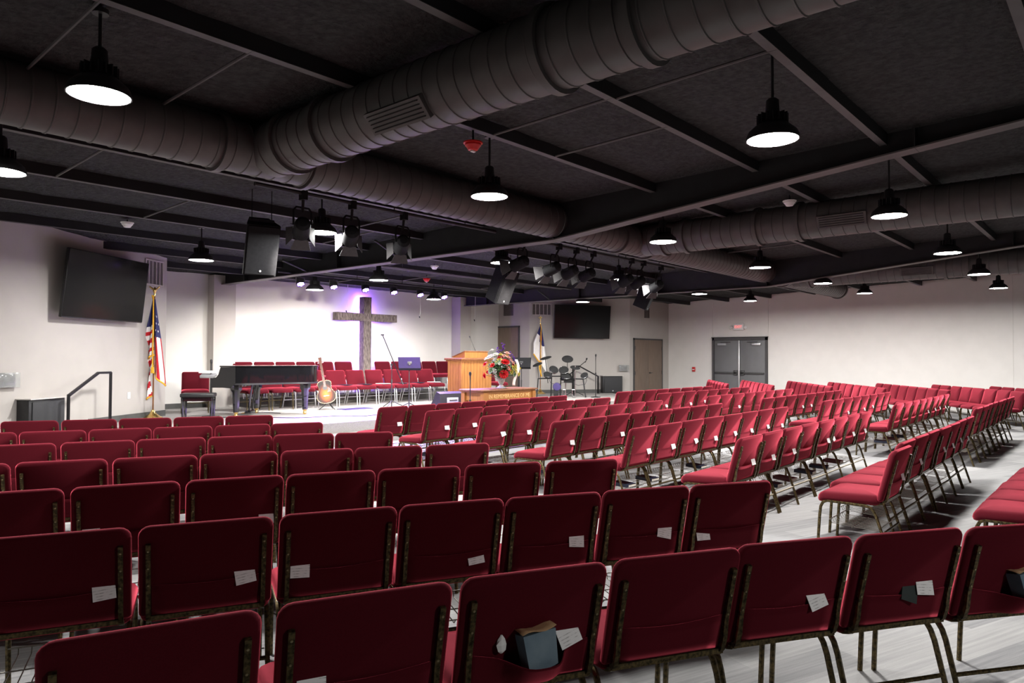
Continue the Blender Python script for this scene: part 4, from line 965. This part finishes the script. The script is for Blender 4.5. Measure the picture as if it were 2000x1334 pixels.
# floor monitor
wd = thing('floor_monitor', 'black wedge floor monitor on the stage left of the pulpit', 'loudspeaker', (11.30, 11.75, ZS), math.radians(-12))
pf = [(-.18, 0), (.20, 0), (.20, .10), (-.02, .38), (-.18, .34)]
b = MB(); n = len(pf); b.add([(-.31, y, z) for y, z in pf] + [(.31, y, z) for y, z in pf], [tuple(range(n)), tuple(range(n, 2*n))[::-1]] + [(i, n+i, n+(i+1) % n, (i+1) % n) for i in range(n)]); b.build('cabinet', 'black_plastic', wd, smooth=0)
MB().box((0, 0, 0), (.54, .012, .30), Matrix.Translation((0, .095, .245)) @ Matrix.Rotation(math.radians(38), 4, 'X')).build('grille', 'black_grille', wd, smooth=0)
MB().rbox((.02, -.185, .19), (.30, .012, .12), .004).build('rear_panel', 'grey_plastic', wd); MB().tube([(-.06, -.195, .19), (-.06, -.23, .19), (.10, -.23, .19), (.10, -.195, .19)], .012, 6).build('handle', 'black_plastic', wd)
# pulpit with vertical planks
pu = thing('pulpit', 'oak pulpit with vertical planks and slanted reading desk on the stage', 'pulpit', (12.52, 12.0, ZS))
HP = 1.09
MB().box((0, .26, HP/2), (1.00, .46, HP-.01)).build('carcass', 'oak_dark', pu, smooth=0)
def plank(x, y, w, along_x=True):
    if along_x: MB().rbox((x, y, HP/2), (w-.006, .03, HP-.02), .006, 1).build('plank', 'oak', pu, smooth=0)
    else: MB().rbox((x, y, HP/2), (.03, w-.006, HP-.02), .006, 1).build('plank', 'oak', pu, smooth=0)
for i in range(10): plank(-.475+.1055*i, .018, .1055)
for i in range(5): plank(-.517, .06+.092*i, .092, False); plank(.517, .06+.092*i, .092, False)
MB().rbox((0, .25, HP+.02), (1.16, .60, .055), .012, 2).build('ledge', 'oak_dark', pu)
MB().rbox((0, .25, HP-.02), (1.10, .54, .03), .008, 2).build('ledge_moulding', 'oak', pu)
b = MB(); pf = [(.02, HP+.05), (.02, HP+.20), (.42, HP+.07), (.42, HP+.05)]; n = 4
b.add([(-.40, y, z) for y, z in pf] + [(.40, y, z) for y, z in pf], [tuple(range(n))[::-1], tuple(range(n, 2*n))] + [(i, (i+1) % n, n+(i+1) % n, n+i) for i in range(n)]); b.build('reading_desk', 'oak', pu, smooth=0)
MB().box((0, 0, 0), (.84, .46, .018), Matrix.Translation((0, .225, HP+.142)) @ Matrix.Rotation(-math.atan2(.13, .40), 4, 'X')).build('desk_top', 'oak_dark', pu, smooth=0)
MB().tube([(.02, .06, HP+.2), (-.02, .08, HP+.30), (-.08, .12, HP+.48), (-.10, .14, HP+.55)], [.008, .005, .005, .005], 6).lathe([(.010, 0), (.015, .03), (.010, .05)], 10, (-.10, .14, HP+.54), (-.4, .1, .9)).build('gooseneck_microphone', 'black_plastic', pu)
# communion table
tb = thing('communion_table', 'oak communion table with carved lettering below the flowers', 'table', (11.26, 9.80, 0))
MB().rbox((0, .33, .845), (1.74, .70, .035), .012, 2).build('table_top', 'oak_dark', tb)
MB().rbox((0, .33, .815), (1.66, .62, .03), .01, 2).build('top_moulding', 'oak', tb)
for y in (.05, .61): MB().box((0, y, .72), (1.52, .03, .17)).build('apron', 'oak', tb, smooth=0)
for x in (-.77, .77): MB().box((x, .33, .72), (.03, .54, .17)).build('side_apron', 'oak', tb, smooth=0)
for x in (-.77, .77):
    for y in (.06, .60): MB().box((x, y, .40), (.11, .10, .80)).build('leg', 'oak', tb, smooth=0)
for x in (-.28, .28): MB().box((x, .06, .34), (.09, .06, .62)).build('front_post', 'oak', tb, smooth=0)
MB().box((0, .06, .10), (1.44, .06, .12)).build('lower_rail', 'oak', tb, smooth=0); MB().box((0, .60, .10), (1.44, .06, .12)).build('lower_rail', 'oak', tb, smooth=0)
me = text_mesh('IN REMEMBRANCE OF ME', .115, .002); o = obj('carved_lettering', me, 'oak_carve', tb); o.rotation_euler = (PI/2, 0, 0); o.location = (.0, .034, .715)
# flower arrangement
fl = thing('flower_arrangement', 'mixed flower arrangement in a glass vase on the communion table', 'flowers', (11.28, 10.10, .862), RZ); fl.scale = (1.18, 1.1, 1.06)
MB().lathe([(.09, 0), (.10, .01), (.05, .04), (.03, .07), (.06, .13), (.075, .19), (.07, .22), (.066, .22), (.055, .14), (.02, .08)], 20).build('vase', 'glass', fl)
fr_ = random.Random(11)
def bloom(p, r, m, n=11, layers=3):
    b = MB(); d0 = (Vector(p)-Vector((0, .0, .30))).normalized(); x, y, z = fr(d0)
    for L in range(layers):
        for i in range(max(4, n-3*L)):
            a = 2*PI*i/max(4, n-3*L)+L*.5; op = 1.15-.38*L
            e = (x*math.cos(a)+y*math.sin(a)); t_ = y*math.cos(a)-x*math.sin(a); k = r*(1-.22*L)
            base = Vector(p)+z*(.01*L); tip = base+e*(k*math.sin(op))+z*(k*math.cos(op)); mid = base+e*(k*.62*math.sin(op*.8))+z*(k*.55*math.cos(op*.8))
            w_ = k*.36; b.add([tuple(base), tuple(mid+t_*w_), tuple(tip), tuple(mid-t_*w_), tuple(mid+z*(.10*k))], [(0, 1, 4), (1, 2, 4), (2, 3, 4), (3, 0, 4), (4, 1, 0), (4, 2, 1), (4, 3, 2), (4, 0, 3)])
    if r > .045: MB().tube([(p[0]*.05, p[1]*.05, .18), (p[0]*.45, p[1]*.5, .18+(p[2]-.18)*.6), tuple(Vector(p)-d0*.01)], .005, 5).build('flower_stem', 'leaf', fl)
    return b.build('flower', m, fl, smooth=0)
def leafp(p, d, L, m='leaf'):
    d = Vector(d).normalized(); x, y, z = fr(d); p = Vector(p); b = MB(); s1 = p+d*L*.45+x*L*.16; s2 = p+d*L*.45-x*L*.16; tp = p+d*L+Vector((0, 0, -.12*L)); c = p+d*L*.45+y*(.05*L)
    b.add([tuple(p), tuple(s1), tuple(tp), tuple(s2), tuple(c)], [(0, 1, 4), (1, 2, 4), (2, 3, 4), (3, 0, 4), (4, 1, 0), (4, 2, 1), (4, 3, 2), (4, 0, 3)]); return b.build('leaf', m, fl, smooth=0)
for x, z, y, r, m in ((.06, .50, -.17, .085, 'petal_red'), (.04, .29, -.18, .085, 'petal_red'), (-.27, .47, -.10, .055, 'petal_red'), (-.14, .45, -.18, .055, 'petal_red'), (-.27, .26, -.12, .060, 'petal_red'), (.12, .39, -.18, .05, 'petal_red'), (.09, .53, -.1, .06, 'petal_red'),
                      (-.18, .60, -.12, .085, 'petal_white'), (-.10, .64, -.12, .075, 'petal_white'), (-.24, .58, -.08, .06, 'petal_white'), (-.16, .36, -.16, .07, 'leaf_pale'), (-.10, .34, -.18, .05, 'petal_white'), (-.16, .74, -.04, .05, 'petal_white'), (-.03, .56, -.14, .05, 'petal_yellow'),
                      (.10, .68, -.10, .06, 'petal_pink'), (.05, .63, -.13, .05, 'petal_pink'), (.12, .60, -.10, .05, 'petal_pink'), (.20, .50, -.10, .045, 'petal_pink'), (-.01, .66, -.12, .04, 'petal_yellow'),
                      (.20, .40, -.12, .06, 'petal_yellow'), (.25, .34, -.10, .06, 'petal_yellow'), (.17, .33, -.14, .05, 'petal_yellow'), (.29, .29, -.06, .05, 'petal_yellow'), (.22, .28, -.12, .05, 'leaf_pale'), (.24, .44, -.08, .045, 'petal_yellow'), (.32, .40, -.04, .03, 'petal_yellow'), (-.08, .50, -.16, .04, 'petal_yellow')):
    bloom((x, y*.8, z), r*1.25, m)
for i in range(26):
    a = fr_.uniform(-1., 1.); e = fr_.uniform(-.35, 1.2); k = fr_.uniform(.8, 1.0)
    bloom((.27*k*math.sin(a*1.3)*math.cos(e), -.22*k*math.cos(a*1.2)*math.cos(e)+.02, .40+.27*k*math.sin(e)), fr_.uniform(.035, .055), fr_.choice(('petal_white', 'leaf_pale', 'petal_yellow', 'petal_pink', 'leaf_pale', 'petal_white', 'petal_red')))
for x0, z0, n in ((.03, .74, 7), (-.05, .70, 5), (.16, .64, 4), (.22, .55, 4), (.28, .48, 3)):
    for i in range(n): bloom((x0+fr_.uniform(-.025, .025), -.05+fr_.uniform(-.03, .03), z0+.024*i), .034, 'petal_violet', 7, 2)
for i in range(90):
    a = fr_.uniform(0, 2*PI); e = fr_.uniform(-.2, 1.1); leafp((.05*math.cos(a), .05*math.sin(a)-.03, .28+.2*fr_.random()), (math.cos(a)*math.cos(e), math.sin(a)*math.cos(e), math.sin(e)), fr_.uniform(.14, .27), 'leaf' if fr_.random() < .6 else 'leaf_pale')
b = MB().grid(lambda u, v: (.24+.05*u+.04*math.sin(v*5), -.08-.03*math.sin(v*4+u), .58-.52*v), 2, 16); o = b.build('ribbon', 'ribbon', fl, smooth=60); o.modifiers.new('thickness', 'SOLIDIFY').thickness = .002
b = MB()
for i in range(10):
    a = 2*PI*i/10; b.tube([(.02*math.cos(a), .02*math.sin(a), .08), (.12*math.cos(a), .12*math.sin(a)*.7-.04, .42)], .004, 5)
b.build('stems', 'leaf', fl)['kind'] = 'stuff'

# electronic drum kit (local x right, y away)
dk = thing('drum_kit', 'electronic drum kit on a black rack at stage right', 'drum kit', (16.88, 12.75, ZS), RZ)
def tb_(name, pts, r=.019, m='black_plastic'): return MB().tube(pts, r, 8).build(name, m, dk)
tb_('rack_leg', [(-.72, -.35, 0), (-.68, -.30, .54)]); tb_('rack_leg', [(-.285, .1, 0), (-.265, .1, .74)]); tb_('rack_leg', [(-.01, .1, 0), (.015, .1, .74)]); tb_('rack_leg', [(.70, -.35, 0), (.63, -.30, .53)])
tb_('rack_bar', [(-.68, -.30, .54), (-.27, .1, .54)]); tb_('rack_bar', [(-.27, .1, .60), (.02, .1, .60), (.36, .05, .58)]); tb_('rack_bar', [(.02, .1, .54), (.63, -.30, .53)])
def disc(name, c, r, n, m, th=.015, rim=None):
    n = Vector(n).normalized(); b = MB().lathe([(r*.2, th), (r*.95, th*.6), (r, 0), (r*.9, -th*.3), (r*.2, -th*.2)], 24, c, n); o = b.build(name, m, dk)
    if rim:
        x, y, z = fr(n); q = Vector(c); MB().tube([tuple(q+x*(r*math.cos(2*PI*i/24))+y*(r*math.sin(2*PI*i/24))) for i in range(24)], .008, 6, closed=True).build('rim', rim, o)
    return o
disc('cymbal_pad', (-.70, -.28, .945), .15, (-.35, -.25, .9), 'drum_head', .02); tb_('cymbal_arm', [(-.66, -.28, .55), (-.70, -.28, .94)], .010)
disc('cymbal_pad', (-.445, -.05, 1.135), .175, (-.25, -.2, .95), 'drum_head', .02); tb_('cymbal_arm', [(-.38, .0, .40), (-.40, .0, .60), (-.46, -.05, 1.12)], .011)
disc('cymbal_pad', (.20, .05, 1.11), .17, (.0, -.62, .78), 'drum_head', .02); tb_('cymbal_arm', [(.19, .1, .45), (.20, .06, 1.10)], .010)
for c, r, n in (((-.21, -.05, .80), .135, (.25, -.75, .6)), ((.08, -.05, .79), .14, (-.1, -.75, .65)), ((-.40, -.22, .66), .12, (.2, -.6, .8)), ((.15, -.12, .62), .15, (0, -.55, .85)), ((.66, -.30, .64), .11, (-.4, -.6, .7))):
    disc('drum_pad', c, r, n, 'drum_head', .03, 'chrome'); n_ = Vector(n).normalized(); MB().lathe([(r*.98, -.008), (r*.9, -.06), (r*.3, -.08)], 20, c, n_).build('pad_shell', 'black_plastic', dk)
MB().rbox((.22, .0, .49), (.26, .08, .16), .012).build('sound_module', 'black_plastic', dk)
kt = MB().rbox((-.15, -.10, .13), (.13, .10, .26), .02).build('kick_tower', 'black_plastic', dk)
MB().lathe([(.115, 0), (.12, .02), (.11, .045), (.02, .05)], 24, (-.126, -.14, .30), (0, -1, .05)).build('kick_head', 'violet_cloth', kt)
for x in (.08, .36):
    q = MB().rbox((x, -.40, .03), (.09, .28, .02), .006, 1, Matrix.Translation((0, 0, .02))).build('foot_pedal', 'chrome', dk); MB().tube([(x-.04, -.26, .01), (x-.04, -.25, .22), (x+.04, -.25, .22), (x+.04, -.26, .01)], .010, 6).build('pedal_frame', 'chrome', q)
tb_('hi_hat_stand', [(.40, -.25, 0), (.40, -.25, .92)], .012, 'chrome'); disc('hi_hat_pad', (.40, -.25, .86), .15, (.1, -.35, .9), 'drum_head', .02)
tb_('pad_cable', [(.66, -.28, .62), (.74, -.25, .50), (.70, -.2, .38), (.50, -.1, .34), (.30, .02, .42)], .006, 'cable'); tb_('pad_cable', [(-.40, -.2, .62), (-.30, -.1, .40), (-.1, .0, .36), (.15, .02, .45)], .006, 'cable')
st = MB().lathe([(.14, 0), (.17, .02), (.17, .07), (.14, .09)], 20, (.18, .55, .46)).build('drum_throne', 'black_plastic', dk); MB().cyl((.18, .55, .0), (.18, .55, .47), .02).build('throne_post', 'chrome', st)
# cables on the stage floor
def cable(label, pts, r=.007):
    out = []
    for i in range(len(pts)-1):
        for k in range(6):
            u = k/6; p0 = Vector(pts[max(i-1, 0)]); p1 = Vector(pts[i]); p2 = Vector(pts[i+1]); p3 = Vector(pts[min(i+2, len(pts)-1)])
            out.append(.5*((2*p1)+(-p0+p2)*u+(2*p0-5*p1+4*p2-p3)*u*u+(-p0+3*p1-3*p2+p3)*u**3))
    out.append(Vector(pts[-1])); tag(MB().tube(out, r, 6).build('stage_cable', 'cable'), label, 'cable', 'cables on the stage floor')
zc_ = ZS+.008
cable('thin cable curving across the stage floor from the piano', [(6.9, 12.9, zc_), (7.5, 11.9, zc_), (8.3, 11.7, zc_), (8.6, 11.3, zc_), (8.9, 11.35, zc_), (10.2, 11.4, zc_), (11.0, 11.8, zc_)])
cable('cable lying along the stage floor beneath the piano bench', [(6.3, 13.0, zc_), (6.8, 12.95, zc_), (7.1, 13.4, zc_), (7.7, 13.5, zc_), (7.9, 13.1, zc_)])
tag(MB().rbox((9.72, 13.05, ZS+.006), (.75, .35, .010), .004, 1).build('floor_mat', 'violet_cloth', None, smooth=0), 'dark flat mat on the stage floor before the choir chairs', 'mat')
# papers and folders lying on the choir seats
for i, (x, m) in enumerate(((9.03, 'book_navy'), (9.60, 'paper'), (10.18, 'book_navy'), (10.76, 'book_navy'), (11.33, 'paper'), (11.90, 'book_navy'), (12.48, 'book_navy'), (13.05, 'paper'))):
    o = MB().rbox((0, 0, .006), (.24, .30, .012), .003, 1).build('song_folder', m, None, smooth=0); o.location = (x+.03, 14.13, ZS+.484); o.rotation_euler = (0, 0, random.uniform(-.3, .3))
    tag(o, '%s song folder on a front choir seat, %s from left' % ('white' if m == 'paper' else 'dark', ORD[i]), 'folder', 'song folders on choir seats')
